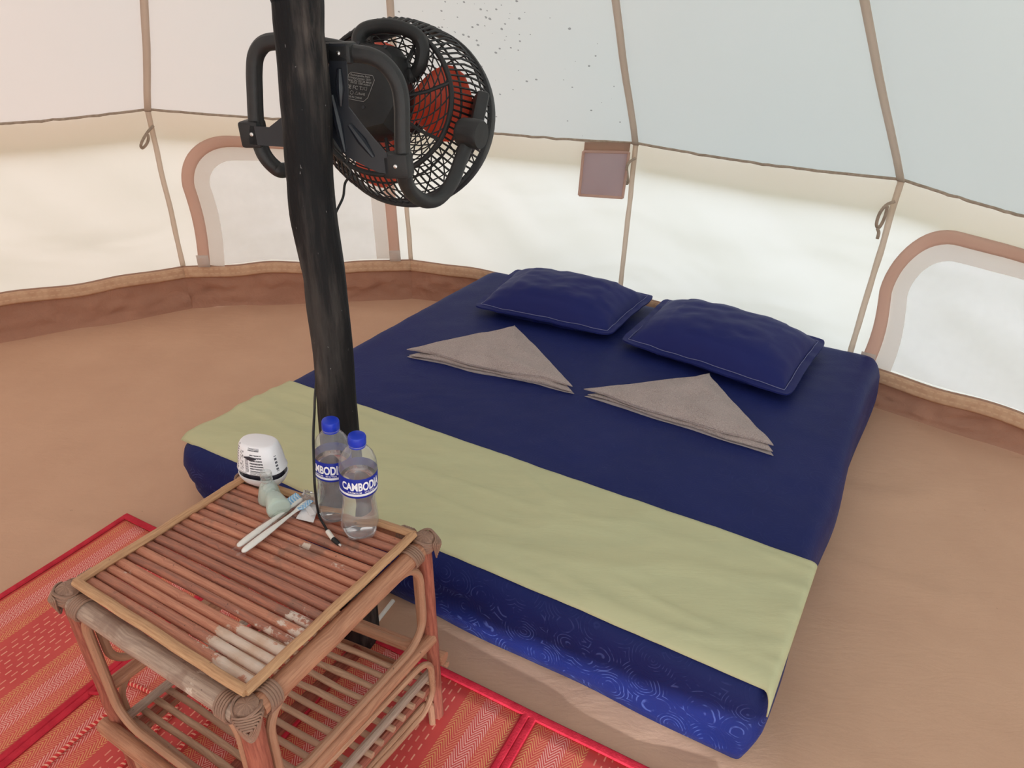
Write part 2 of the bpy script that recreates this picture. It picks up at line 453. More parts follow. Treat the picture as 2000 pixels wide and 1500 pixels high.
ceil = empty('ceiling', APEX - np.array([0, 0, .4]), kind='structure')
for i in range(12):
    e0, e1 = EV[i], EV[(i + 1) % 12]; nr = unit(np.cross(e1 - e0, APEX - e0))
    if nr[2] > 0: nr = -nr
    def roof(a, b, i=i, nr=nr):
        p = lerp(wallpt(i, a, 1.0), APEX, b); k = math.sin(math.pi * a) * math.sin(math.pi * min(1, b * 1.0))
        return p + nr * (.030 * k + .006 * nz(a * 4 + i, b * 5, i) * math.sin(math.pi * a) * min(1, b * 6))
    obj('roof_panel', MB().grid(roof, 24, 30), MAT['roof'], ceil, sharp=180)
    dirv = unit(APEX - e0); sd = unit(np.cross(dirv, unit(CEN + np.array([0, 0, .6]) - lerp(e0, APEX, .5))))
    inn = np.cross(sd, dirv);  inn = inn if np.dot(inn, CEN - e0) > 0 else -inn
    sm = MB().grid(lambda a, b, e0=e0, sd=sd, inn=inn: lerp(e0, APEX, b * .97) + sd * (.0125 * (a - .5) * 2) + inn * .010 + sd * .004 * nz(b * 9, e0[0]), 2, 24)
    obj('roof_seam', sm, MAT['seam'], ceil, sharp=180, solid=.003)

# arched windows
MAT['screen'] = None
m = bpy.data.materials.new('window_screen'); m.use_nodes = True; nt = m.node_tree; nt.nodes.clear()
out = nt.nodes.new('ShaderNodeOutputMaterial'); mx = nt.nodes.new('ShaderNodeMixShader'); mx2 = nt.nodes.new('ShaderNodeMixShader')
tr = nt.nodes.new('ShaderNodeBsdfTransparent'); df = nt.nodes.new('ShaderNodeBsdfDiffuse'); tl = nt.nodes.new('ShaderNodeBsdfTranslucent')
tr.inputs[0].default_value = (.97, .97, .99, 1); df.inputs[0].default_value = (.80, .79, .81, 1); tl.inputs[0].default_value = (.85, .84, .87, 1)
mx2.inputs[0].default_value = .5; nt.links.new(df.outputs[0], mx2.inputs[1]); nt.links.new(tl.outputs[0], mx2.inputs[2])
wv = noise_n(nt, coords(nt, 'World'), 5, 3).ramp(.2, .8) * .10 + .36
nt.links.new(wv.k, mx.inputs[0]); nt.links.new(tr.outputs[0], mx.inputs[1]); nt.links.new(mx2.outputs[0], mx.inputs[2]); nt.links.new(mx.outputs[0], out.inputs[0])
MAT['screen'] = m
def window(name, i, s0, s1, t1, rad, shape=None):
    b0, b1, e0, e1 = facet(i); L = np.linalg.norm(b1 - b0); Hh = np.linalg.norm(e0 - b0); n = fnorm(i)
    root = empty(name, wallpt(i, (s0 + s1) / 2, 0), kind='structure')
    W0, W1, Z1 = s0 * L, s1 * L, t1 * Hh
    path = []; nn = 14
    for k in range(9): path.append((W0 + .012 * math.sin(k / 8 * math.pi), .012 + (Z1 - rad - .012) * k / 8))
    for k in range(1, nn): a = math.pi - k / nn * math.pi / 2; path.append((W0 + rad + rad * math.cos(a), Z1 - rad + rad * math.sin(a)))
    for k in range(9): path.append((W0 + rad + (W1 - W0 - 2 * rad) * k / 8, Z1))
    for k in range(1, nn): a = math.pi / 2 - k / nn * math.pi / 2; path.append((W1 - rad + rad * math.cos(a), Z1 - rad + rad * math.sin(a)))
    for k in range(9): path.append((W1, Z1 - rad - (Z1 - rad - .012) * k / 8))
    N = len(path) - 1; cw, cz = (W0 + W1) / 2, Z1 * .4
    def strip(in0, in1, off, puff=0.0, seg=3):
        def fn(a, b):
            k = min(N, int(round(a * N))); w, z = path[k]
            p0, p1 = path[max(0, k - 1)], path[min(N, k + 1)]; tx, tz = p1[0] - p0[0], p1[1] - p0[1]; l = math.hypot(tx, tz)
            nx, nzz = tz / l, -tx / l
            d = in0 + (in1 - in0) * b
            return wallpt(i, (w + nx * d) / L, max(.0, (z + nzz * d) / Hh)) + n * (off + puff * math.sin(math.pi * b))
        return MB().grid(fn, N, seg, lambda a, b: (a * 3, b))
    obj('frame', strip(0, .046, .016, .006, 4), MAT['binding'], root, sharp=180, solid=.004)
    obj('inner_hem', strip(.046, .105, .012), MAT['hem'], root, sharp=180)
    pane = MB(); c0 = pane.add(wallpt(i, cw / L, cz / Hh) + n * .010); idx = []
    inner = []
    for k in range(N + 1):
        w, z = path[k]; p0, p1 = path[max(0, k - 1)], path[min(N, k + 1)]; tx, tz = p1[0] - p0[0], p1[1] - p0[1]; l = math.hypot(tx, tz)
        inner.append((w + tz / l * .05, z - tx / l * .05))
    inner = inner + [(inner[-1][0] + (inner[0][0] - inner[-1][0]) * k / 12, .012) for k in range(1, 12)] + [inner[0]]
    N = len(inner) - 1; R = 10; rings = []
    for r in range(1, R + 1):
        row = []
        for (w, z) in inner:
            q = (cw + (w - cw) * r / R, cz + (z - cz) * r / R)
            s_, t_ = q[0] / L, max(.004, q[1] / Hh)
            row.append(pane.add(wallpt(i, s_, t_) + n * (.010 + .006 * nz(q[0] * 6 + q[1] * 3, q[1] * 2, i) * (1 - r / R))))
        rings.append(row)
    for k in range(N): pane.f.append((c0, rings[0][k], rings[0][k + 1]))
    for r in range(R - 1):
        for k in range(N): pane.f.append((rings[r][k], rings[r + 1][k], rings[r + 1][k + 1], rings[r][k + 1]))
    obj('pane', pane, MAT['screen'], root, sharp=180)
    # pale reinforcement patches at the foot of the binding
    for (w, sgn) in ((W0, 1), (W1, -1)):
        pm = MB().grid(lambda a, b, w=w, sgn=sgn: wallpt(i, (w + sgn * .05 * a - sgn * .002) / L, (.004 + .055 * b) / Hh) + n * .026, 2, 3)
        obj('corner_patch', pm, MAT['hem'], root, sharp=180, solid=.002)
MAT['hem'] = canvas_mat('window_hem', (.86, .81, .77, 1), (.95, .90, .86, 1), .55)
sL, _ = wall_uv(1, (361, 380)); sR, _ = wall_uv(1, (779, 470)); _, tT = wall_uv(1, (500, 262))
window('window_1', 1, sL, sR, tT, .22)
s2, _ = wall_uv(4, (1700, 640)); _, tT2 = wall_uv(4, (1905, 452)); sB, _ = wall_uv(4, (1686, 690))
window('window_2', 4, (sB), sB + .86, tT2, .27)

# mesh pocket sewn under the eave of the back wall
MAT['pocket_back'] = canvas_mat('pocket_back', (.52, .37, .29, 1), (.72, .52, .42, 1), .50)
MAT['pocket_mesh'] = canvas_mat('pocket_mesh', (.74, .66, .73, 1), (.99, .94, .99, 1), .50)
def pk(px, off): return on_wall(2, px, off)
TL, TR, BR_, BL = pk((1143, 273), .012), pk((1232, 278), .012), pk((1217, 384), .012), pk((1132, 377), .012)
n2 = fnorm(2)
bil = lambda a, b, A=TL, Bb=TR, Cc=BR_, D=BL: lerp(lerp(A, Bb, a), lerp(D, Cc, a), b)
pb = MB().grid(lambda a, b: bil(a, b), 6, 6)
po = obj('storage_pocket', pb, MAT['pocket_back'], WALL[2], sharp=180, solid=.003, label='brown fabric backing of the small mesh pocket under the eave')
pf = MB().grid(lambda a, b: bil(.02 + .96 * a, .16 + .82 * b) + n2 * (.006 + .012 * math.sin(math.pi * a) * math.sin(math.pi * b * .9 + .3)), 10, 10)
obj('mesh_front', pf, MAT['pocket_mesh'], po, sharp=180, label='purplish grey mesh front')
edge = [(.0, .16), (.0, 1), (1, 1), (1, .16)]
pe = MB()
for q0, q1 in zip(edge + [(1, .16)], edge[1:] + [(0, .16)]):
    pe.tube([bil(*q0) + n2 * .010, bil(*q1) + n2 * .010], .0055, 6)
obj('pocket_binding', pe, MAT['binding'], po)
# toggle loops of tape
def loop(i, pts, off=.02):
    P = smooth_path([on_wall(i, p, off + .012 * math.sin(k * 1.1)) for k, p in enumerate(pts)], 6)
    obj('toggle_loop', MB().tube(P, .0055, 6, flat=(fnorm(i), .35)), MAT['cord'], WALL[i])
loop(0, [(297, 243), (286, 252), (276, 268), (273, 281), (277, 287), (284, 280), (287, 268), (285, 258)])
loop(2, [(1242, 307), (1232, 312), (1226, 322), (1226, 340), (1227, 354), (1224, 358), (1222, 350)])
loop(3, [(1750, 391), (1735, 396), (1722, 412), (1714, 434), (1716, 444), (1724, 434), (1733, 414), (1737, 398)])
loop(3, [(1716, 444), (1720, 450), (1717, 462)])

# ------------------------------------------------------------------ tent pole
MAT['pole'], nt, b = base_mat('charred_log', (.02, .02, .02, 1), .5, .18)
v = coords(nt, 'World', (1, 1, .12)); n1 = noise_n(nt, v, 26, 6, .65); n2_ = noise_n(nt, coords(nt, 'World', (1, 1, .3)), 9, 4)
vsp = coords(nt, 'World', (1, 1, .5))
c = mixc(nt, n1.ramp(.42, .75), (.008, .0078, .009, 1), (.060, .052, .048, 1))
c = mixc(nt, (n2_.ramp(.48, .70) * n1.ramp(.38, .60)) * .85, c, (.20, .165, .145, 1))
c = mixc(nt, noise_n(nt, vsp, 170, 2).ramp(.73, .78) * .6, c, (.35, .34, .33, 1))
setc(nt, b, c); setc(nt, b, n1.ramp(.2, .9) * .3 + .52, 'Roughness'); bump(nt, b, n1 + n2_ * .5, .8, .008)
PY = 1.155
def polept(u, v):
    d = ray(u, v); return CAM + d * (PY / d[1])
prof = [(702, 1253, 42), (684, 1060, 41), (668, 900, 39.5), (658, 780, 37.5), (651, 700, 39), (640, 600, 41), (635, 540, 41), (628, 500, 43), (612, 420, 46.5),
        (605, 350, 46), (601, 300, 48), (596, 200, 50), (588, 110, 48), (583, 60, 48), (581, 0, 51)]
pts, rr = [], []
for (u, v, w) in prof:
    P = polept(u, v); dep = np.dot(P - CAM, FW); pts.append(P); rr.append(w / F_PX * dep)
pts[0][2] = -.004
for zz, x in ((1.31, -.3238), (1.37, -.3235), (1.46, -.323), (1.62, -.321), (1.9, -.315), (2.3, -.295), (2.80, -.265)): pts.append(np.array([x, PY + max(0, zz - 1.5) * .03, zz])); rr.append(.036)
PP = smooth_path(pts, 6); RR = list(np.interp(np.linspace(0, len(rr) - 1, len(PP)), range(len(rr)), rr))
pm = MB(); pm.tube(PP, RR, 40)
V = []
axis = np.array(PP)
for k, q in enumerate(pm.v):
    q = np.array(q); c = axis[min(len(PP) - 1, k // 41)]; dd = q - c; l = np.linalg.norm(dd)
    s_ = 1 + .09 * nz(dd[0] * 30, dd[1] * 30, q[2] * 6) + .07 * nz(dd[0] * 60 + 4, dd[1] * 60, q[2] * 1.6)
    V.append(tuple(c + dd * s_))
pm.v = V
obj('tent_pole', pm, MAT['pole'], label='blackened rough wooden log pole holding up the tent, behind the bamboo table', cat='pole', sharp=180)

# ------------------------------------------------------------------ mattress
def sheet_mat(name, c1, c2, pat=True, rough=.55):
    m, nt, b = base_mat(name, c1, rough, .16)
    b.inputs['Sheen Weight'].default_value = .04; b.inputs['Sheen Roughness'].default_value = .4; b.inputs['Sheen Tint'].default_value = (.4, .5, 1, 1)
    v = coords(nt, 'World'); h = noise_n(nt, coords(nt, 'World', (1, 1, 3), (0, 0, .5)), 9, 5) * .5 + noise_n(nt, v, 420, 2) * .03
    col = mixc(nt, noise_n(nt, v, 3, 4).ramp(.3, .7), c1, c2)
    if pat:
        vo = nt.nodes.new('ShaderNodeTexVoronoi'); vo.inputs['Scale'].default_value = 11; nt.links.new(v, vo.inputs['Vector'])
        vo.inputs['Scale'].default_value = 15
        ring = (((X(nt, vo.outputs['Distance']) + noise_n(nt, v, 12, 2) * .25) * 58).sin()).ramp(.55, .95)
        brk = noise_n(nt, v, 34, 2).ramp(.48, .60)
        zmask = sepxyz(nt, v)[2].ramp(.20, .11)  # embossed wave pattern, its sheen painted stronger low down in the lit zone
        col = mixc(nt, ring * brk * (zmask * .34 + .03), col, (.12, .16, .42, 1)); h = h + ring * .05
    setc(nt, b, col); bump(nt, b, h, .3, .012); return m
MAT['navy'] = sheet_mat('navy_sheet', (.0085, .0145, .096, 1), (.010, .0165, .106, 1))
MAT['navy_pillow'] = sheet_mat('navy_pillowcase', (.0135, .018, .112, 1), (.015, .020, .122, 1), False)
ZT = .197
bc = [at_z(333, 866, ZT), at_z(1500, 1352, ZT), at_z(1720, 694, ZT), at_z(962, 524, ZT)]   # front-left, front-right, back-right, back-left
bc = [np.array([p[0], p[1], 0]) for p in bc]
bcen = sum(bc) / 4
bb_ = [at_z(378, 978, 0), at_z(1446, 1496, 0), at_z(1706, 790, 0), bc[3]]
def bed_outline(bc, rad, n_side=70):
    """rounded quad outline, with outward normals"""
    pts = []
    for k in range(4):
        p, pn, pp = bc[k], bc[(k + 1) % 4], bc[k - 1]
        r = rad[k]; a, b_ = p + unit(pp - p) * r, p + unit(pn - p) * r
        for j in range(9):
            t = j / 8; pts.append((1 - t) ** 2 * a + 2 * t * (1 - t) * p + t * t * b_)
        r2 = rad[(k + 1) % 4]; e = pn + unit(p - pn) * r2
        for j in range(1, n_side): pts.append(lerp(b_, e, j / n_side))
    return pts
OL = bed_outline(bc, [.09, .035, .06, .06]); OB = bed_outline(bb_, [.09, .022, .05, .06]); NO = len(OL)
ON = []
for k in range(NO):
    t = unit(OL[(k + 1) % NO] - OL[k - 1]); ON.append(np.array([t[1], -t[0], 0]))
def bed_top(x, y):
    return ZT + .004 * nz(x * 1.8, y * 1.8, 2) + .0018 * nz(x * 9 + y * 6, y * 12 - x * 3, 5) + .0012 * nz(x * 20, y * 34, 5)
mm = MB(); rows = []
profl = [(-.012, .001), (-.003, .005), (.004, .03), (.009, .055), (.011, .08), (.013, .105), (.012, .135), (.008, .160), (.001, .177), (-.009, .188), (-.022, .1945), (-.04, ZT)]
arc = 0
for (off, z) in profl:
    row = []
    for k in range(NO):
        P = lerp(OB[k], OL[k], min(1, z / .17)) + ON[k] * off; x, y = P[0], P[1]
        front = max(0, np.dot(ON[k], unit(np.array([-.5, -.87, 0])))); rightw = max(0, np.dot(ON[k], unit(np.array([.85, -.52, 0]))))
        lowf = math.sin(math.pi * min(1, max(0, (z - .0) / ZT)))
        al = np.dot(P, np.array([.87, -.5, 0]))
        fold = (.014 * nz(al * 2.2, z * 34 + al * 5.0, 3) + .008 * nz(al * 5, z * 70 + al * 9, 9)) * lowf * (front * (1.1 if z < .13 else .6) + .25)
        fold += .020 * nz(y * 3.0, z * 5, 4) * rightw * lowf
        P = P + ON[k] * fold
        if z < .02: P = P + ON[k] * (.014 * nz(al * 4, 1.0)) * front
        zz = z if z < .186 else z + (bed_top(x, y) - ZT)
        row.append(mm.add((P[0], P[1], zz), (al, z)))
    rows.append(row)
NI = 46
for j in range(1, NI):
    t = 1 - j / NI; row = []
    for k in range(NO):
        P0 = OL[k] - ON[k] * .04; P = bcen + (P0 - bcen) * t
        row.append(mm.add((P[0], P[1], bed_top(P[0], P[1])), (P[0], P[1])))
    rows.append(row)
for A, Bq in zip(rows, rows[1:]):
    for k in range(NO): mm.f.append((A[k], A[(k + 1) % NO], Bq[(k + 1) % NO], Bq[k]))
cc = mm.add((bcen[0], bcen[1], bed_top(bcen[0], bcen[1])))
for k in range(NO): mm.f.append((rows[-1][k], rows[-1][(k + 1) % NO], cc))
mm.f.append(tuple(rows[0][::-1]))
obj('mattress', mm, MAT['navy'], label='wide mattress on the floor covered in a navy blue fitted sheet', cat='mattress', sharp=180)

# ------------------------------------------------------------------ bed runner
MAT['green'], nt, b = base_mat('green_cotton', (.5, .6, .33, 1), .75, .12)
v = coords(nt, 'World', (1, 1, 1), (0, 0, .52)); st = coords(nt, 'World', (1.2, 5.5, 2), (0, 0, .52))
h = noise_n(nt, st, 3.2, 5, .6, .5)
setc(nt, b, mixc(nt, h.ramp(.3, .75), (.545, .53, .325, 1), (.505, .50, .31, 1))); bump(nt, b, h + noise_n(nt, v, 380, 2) * .02, .28, .010)
rTL, rBL = at_z(566, 744, ZT + .006), at_z(352, 854, ZT + .004)
rBR, rTR = at_z(1497, 1342, ZT + .004), at_z(1583, 1096, ZT + .006)
def runner(a, b):      # a: left -> right, b: back -> front
    A = min(1, a / .955); p = lerp(lerp(rTL, rTR, A), lerp(rBL, rBR, A), b)
    p[0] += 0; z = bed_top(p[0], p[1]) + .006
    z += (.010 * max(0, nz(A * 2.2 + b * 2.5, b * 2.4 - A * 3, 8)) + .006 * max(0, nz(A * 9 + b * 3, b * 7, 2)) + .006 * max(0, 1 - abs(nz(A * 3.5 + b * 2.2, b * 3.0 - A * 2.0, 5)) * 5)) * min(1, b * 6) * min(1, (1 - b) * 6 + .15)
    p = np.array([p[0], p[1], z])
    if b > .93: p[2] -= .010 * ((b - .93) / .07) ** 2
    if a > .955:       # the right end slips over the mattress edge, lowest at the front corner
        k = (a - .955) / .045; drop = .010 + .022 * b ** 3
        o = unit(np.array([.85, -.53, 0]))
        p = p + o * (.016 * math.sin(k * 1.5)) + np.array([0, 0, -drop * k * k]) + unit(np.array([-.5, -.87, 0])) * (.028 * k * b ** 6)
    return p
obj('bed_runner', MB().grid(runner, 150, 50), MAT['green'], label='pale green cotton runner laid across the foot of the navy bed', cat='bed runner', sharp=180, solid=.003)

# ------------------------------------------------------------------ pillows
MAT['stitch'] = simple('stitch_thread', lin((120, 122, 160)), None, .8, .1)
def pillow(px, zc, puff, label, seed):
    c4 = [at_z(u, v, z) for (u, v), z in zip(px, zc)]     # front-left, front-right, back-right, back-left
    cen = sum(c4) / 4
    root = empty('pillow', (cen[0], cen[1], bed_top(cen[0], cen[1])), label, 'pillow', 'navy pillows at the head of the bed')
    FL = .91
    def pos(s, t, up):
        rc = 1 - .055 * (abs(s) ** 8) * (abs(t) ** 8); a, b = (s * rc + 1) / 2, (t * rc + 1) / 2
        p = lerp(lerp(c4[0], c4[1], a), lerp(c4[3], c4[2], a), b)
        k = max(0, 1 - abs(s / FL) ** 3.0) ** .55 * max(0, 1 - abs(t / (FL - .03)) ** 2.8) ** .55 if abs(s) < FL and abs(t) < FL - .03 else 0
        inw = np.append((cen - p)[:2], 0); inw = inw / max(1e-6, np.linalg.norm(inw))
        p = p + inw * (.016 * (1 - abs(s) ** 2) * (abs(t) > .6) + .016 * (1 - t * t) * (abs(s) > .6)) * 0.6
        base = bed_top(p[0], p[1])
        rim = .004 * nz(s * 5 + seed, t * 5, seed)
        if up: z = p[2] + rim + puff * k + (.006 * nz(s * 3, t * 3, seed) + .0035 * nz(s * 8 + t * 5, t * 8 - s * 3, seed)) * k
        else: z = max(base + .003, p[2] + rim - .006 - .075 * k)
        return np.array([p[0], p[1], max(z, base + .006 if up else base + .003)])
    mb = MB(); n1_, n2__ = 46, 34
    mb.grid(lambda a, b: pos(2 * a - 1, 2 * b - 1, True), n1_, n2__)
    o = len(mb.v); mb.grid(lambda a, b: pos(2 * b - 1, 2 * a - 1, False), n2__, n1_)
    up = lambda i, j: i * (n2__ + 1) + j
    dn = lambda i, j: o + j * (n1_ + 1) + i
    for i in range(n1_):
        mb.f.append((up(i, 0), dn(i, 0), dn(i + 1, 0), up(i + 1, 0))); mb.f.append((up(i + 1, n2__), dn(i + 1, n2__), dn(i, n2__), up(i, n2__)))
    for j in range(n2__):
        mb.f.append((up(0, j + 1), dn(0, j + 1), dn(0, j), up(0, j))); mb.f.append((up(n1_, j), dn(n1_, j), dn(n1_, j + 1), up(n1_, j + 1)))
    obj('pillow_case', mb, MAT['navy_pillow'], root, sharp=50)
    st = MB(); e = FL + .012
    ring = [(-e + 2 * e * k / 40, -e + .03) for k in range(41)] + [(e, -e + .03 + (2 * e - .06) * k / 28) for k in range(1, 29)] + \
           [(e - 2 * e * k / 40, e - .03) for k in range(1, 41)] + [(-e, e - .03 - (2 * e - .06) * k / 28) for k in range(1, 28)]
    st.tube([pos(s, t, True) + np.array([0, 0, .0016]) for s, t in ring], .0012, 5, closed=True)
    obj('stitching', st, MAT['stitch'], root)
    return root
pillow([(920, 598), (1194, 655), (1284, 577), (1006, 524)], [.235, .235, .248, .246], .082, 'navy blue pillow on the left at the head of the bed', 3.3)
pillow([(1206, 664), (1545, 776), (1620, 664), (1298, 580)], [.230, .231, .246, .248], .088, 'navy blue pillow on the right, its pale flange stitching showing', 8.1)

# ------------------------------------------------------------------ folded towels
MAT['towel'], nt, b = base_mat('taupe_terry', (.36, .28, .25, 1), .95, .05)
v = coords(nt, 'World'); fz = noise_n(nt, v, 420, 3, .7); bl = noise_n(nt, v, 14, 4)
setc(nt, b, mixc(nt, fz.ramp(.25, .75), mixc(nt, bl.ramp(.3, .7), (.27, .20, .185, 1), (.36, .275, .26, 1)), (.60, .49, .465, 1)))
bump(nt, b, noise_n(nt, v, 190, 3, .7) * .8 + bl * .6, 1.0, .008); b.inputs['Sheen Weight'].default_value = .3
MAT['towel_edge'] = simple('towel_hem', (.42, .36, .36, 1), (.36, .31, .31, 1), .95, .05, 60, .5, 300, .003)
def towel(pl_, pa, pr_, h, label, wave, seed):
    A, T, Bq = at_z(*pl_, ZT + .012), at_z(*pa, ZT + h), at_z(*pr_, ZT + .012)
    cen = (A + T + Bq) / 3
    root = empty('folded_towel', (cen[0], cen[1], bed_top(cen[0], cen[1])), label, 'towel', 'folded towels on the bed')
    def layer(z0, z1, shrink, name, mat, off=(0, 0)):
        n = 34
        def pt(i, j, up):        # i: along the long front edge, j: towards the apex
            t = j / n; s = i / n
            p = lerp(lerp(A, Bq, s), T, t) if t < 1 else T.copy()
            p = cen + (p - cen) * shrink + np.array([off[0], off[1], 0])
            p += (unit(np.append((A - T)[:2] + (Bq - T)[:2], 0))) * (.017 * nz(s * 3.4 + seed, t * 2, z0 * 90) * (1 - t))
            ed = min(1, min(t * 1.0 + .35, 1)) * 1.0
            dmin = min(s * (1 - t), (1 - s) * (1 - t)) * 5
            rnd = (1 - max(0, 1 - dmin * 1.0) ** 2 * .62) * (1 - max(0, 1 - t * 7) ** 2 * .45)
            base = bed_top(p[0], p[1])
            if not up: return np.array([p[0], p[1], base + z0])
            wv = wave * max(0, math.sin((s - .05) * math.pi * 1.15)) * (t ** .8) + .004 * nz(s * 7, t * 6, seed) + .006 * nz(s * 3 + t * 4, t * 3, seed + 4) + .0016 * nz(s * 40, t * 36, seed)
            return np.array([p[0], p[1], max(base + z0 + .002, base + z0 + (z1 - z0) * rnd + wv * (1 if z1 > .015 else .4) * rnd)])
        mb = MB(); ids = {}
        for up in (0, 1):
            for j in range(n + 1):
                for i in range(n + 1): ids[(up, i, j)] = mb.add(pt(i, j, up))
        for j in range(n):
            for i in range(n):
                mb.f.append((ids[1, i, j], ids[1, i + 1, j], ids[1, i + 1, j + 1], ids[1, i, j + 1]))
                mb.f.append((ids[0, i, j + 1], ids[0, i + 1, j + 1], ids[0, i + 1, j], ids[0, i, j]))
            mb.f.append((ids[0, j, 0], ids[0, j + 1, 0], ids[1, j + 1, 0], ids[1, j, 0]))
            mb.f.append((ids[0, 0, j + 1], ids[0, 0, j], ids[1, 0, j], ids[1, 0, j + 1]))
            mb.f.append((ids[0, n, j], ids[0, n, j + 1], ids[1, n, j + 1], ids[1, n, j]))
        obj(name, mb, mat, root, sharp=60)
    fr = unit(np.append(((A + Bq) / 2 - T)[:2], 0)); al = unit(np.append((Bq - A)[:2], 0))
    layer(.001, .009, 1.0, 'lower_fold', MAT['towel_edge'], fr[:2] * .008 + al[:2] * .004)
    layer(.0095, .017, .975, 'middle_fold', MAT['towel'], fr[:2] * .010 + al[:2] * .006)
    layer(.0175, .032, 1.0, 'top_fold', MAT['towel'], -fr[:2] * .004 - al[:2] * .006)
towel((795, 690), (1008, 634), (1121, 760), .030, 'taupe terry towel folded in a triangle before the left pillow', .004, 2.0)
towel((1142, 766), (1390, 724), (1511, 880), .040, 'taupe terry towel folded in a triangle before the right pillow, its tip raised', .018, 6.0)

# ------------------------------------------------------------------ woven mat
m0 = at_z(245, 1011); mE = unit(at_z(1240, 1500) - m0); mV = np.array([mE[1], -mE[0], 0])
if mV[1] > 0: mV = -mV
PW, ML = .418, 1.15
mat_root = empty('floor_mat', m0 + mE * .95 + mV * .6, 'red woven plastic floor mat with herringbone bands under the bamboo table', 'mat')
m, nt, b = base_mat('woven_mat', (.5, .1, .08, 1), .55, .3)
u, w, _ = sepxyz(nt, coords(nt, 'UV'))
jit = noise_n(nt, coords(nt, 'UV'), 7, 3)
red = mixc(nt, noise_n(nt, coords(nt, 'UV'), 6, 3).ramp(.3, .7), lin((214, 84, 78)), lin((204, 72, 70)))
red = mixc(nt, ((w / .0016).frac().gt(.5)) * .18, red, lin((120, 35, 38)))
hz1 = u.gt(.022) * u.lt(.155); hz2 = u.gt(.318) * u.lt(.452); hz = hz1.max(hz2)
ctr = ((u - .088).abs().lt(.022)).max((u - .385).abs().lt(.022))
ctr2 = ((u - .088).abs().lt(.046)).max((u - .385).abs().lt(.046))
cw_ = .0165
tri = ((u / (cw_ * 2)).frac() - .5).abs() * (cw_ * 2)
line = ((w + tri * 1.5 + jit * .002) / .0092).frac().lt(.42)
brk2 = ((u / .0030).frac()).gt(.12)
lc = mixc(nt, ctr2, lin((222, 168, 108)), lin((224, 150, 112))); lc = mixc(nt, ctr, lc, lin((238, 186, 172)))
col = mixc(nt, hz * line * brk2 * .92, red, lc)
dz = (u.gt(.170) * u.lt(.305))
row = (u - .170) / .0165
dash = (row.frac() - .5).abs().lt(.10) * (((w + (row.floor()).mod(2) * .014 + (row.floor() * 1.7).sin() * .006) / .028).frac().lt(.55))
pk_ = ((row.floor()).mod(2)) * .25 + .65
col = mixc(nt, dz * dash * pk_, col, lin((235, 165, 140)))
stain = noise_n(nt, coords(nt, 'UV'), 4.5, 3).ramp(.70, .76)
col = mixc(nt, stain * .55, col, lin((170, 150, 92)))
setc(nt, b, col); bump(nt, b, hz * line + dz * dash + (w / .0016).frac() * .2, .35, .002); MAT['mat'] = m
MAT['binding_red'] = simple('red_binding', lin((200, 44, 62)), lin((180, 34, 52)), .7, .2, 40, .5, 260, .002)
def matz(P): return floor_z(P[0], P[1])
def on_mat(s, t, h=.0):
    P = m0 + mE * s + mV * t; return np.array([P[0], P[1], .004 + .0025 * nz(s * 5, t * 4, 2) + h])
for k in range(4):
    pm = MB().grid(lambda a, b, k=k: on_mat(k * PW + PW * a, ML * b), 14, 30, lambda a, b: (.4747 * a, ML * b / .88))
    obj('woven_panel', pm, MAT['mat'], mat_root, sharp=180, solid=.004)
for k in range(5):
    s_ = k * PW
    bmx = MB()
    for q in ((-.008, .008) if 0 < k < 4 else (0.004,)):
        bmx.tube([on_mat(s_ + q + (.0 if k < 4 else -.01), ML * j / 40, .0035) for j in range(41)], .0085, 8, flat=(np.array([0, 0, 1.0]), .42))
    obj('binding_strip', bmx, MAT['binding_red'], mat_root)
for t_ in (0, ML):
    obj('binding_strip', MB().tube([on_mat(4 * PW * j / 60, t_, .0035) for j in range(61)], .010, 8, flat=(np.array([0, 0, 1.0]), .42)), MAT['binding_red'], mat_root)
# red and white tie cords
m, nt, b = base_mat('twisted_cord', (.6, .05, .05, 1), .6, .3)
u, w, _ = sepxyz(nt, coords(nt, 'UV')); st = ((u / .009) + (w / .026)).frac().lt(.38)
setc(nt, b, mixc(nt, st, lin((205, 52, 54)), lin((238, 170, 145)))); bump(nt, b, st, .5, .002); MAT['tie'] = m
for pts_ in ([(218, 1388), (160, 1432), (95, 1490), (60, 1530)], [(232, 1330), (262, 1338), (292, 1352), (300, 1362), (282, 1372), (258, 1384)],
             [(300, 1362), (330, 1370), (345, 1380), (330, 1398), (308, 1420), (295, 1446), (255, 1478), (215, 1520)],
             [(390, 1365), (408, 1386), (405, 1412), (380, 1432), (350, 1462), (325, 1500)]):
    P = [at_z(u_, v_, .012) for (u_, v_) in pts_]
    obj('tie_cord', MB().tube(smooth_path(P, 8), .0042, 8), MAT['tie'], mat_root, label='twisted red and white tie cord')
P = [at_z(u_, v_, .012) for (u_, v_) in ((262, 1345), (276, 1350), (290, 1356))]
obj('fabric_tab', MB().grid(lambda a, b: at_z(172 + 50 * a, 1350 + 6 * b + 4 * a, .011 + .006 * math.sin(3 * a)), 6, 4), MAT['binding_red'], mat_root, solid=.003)

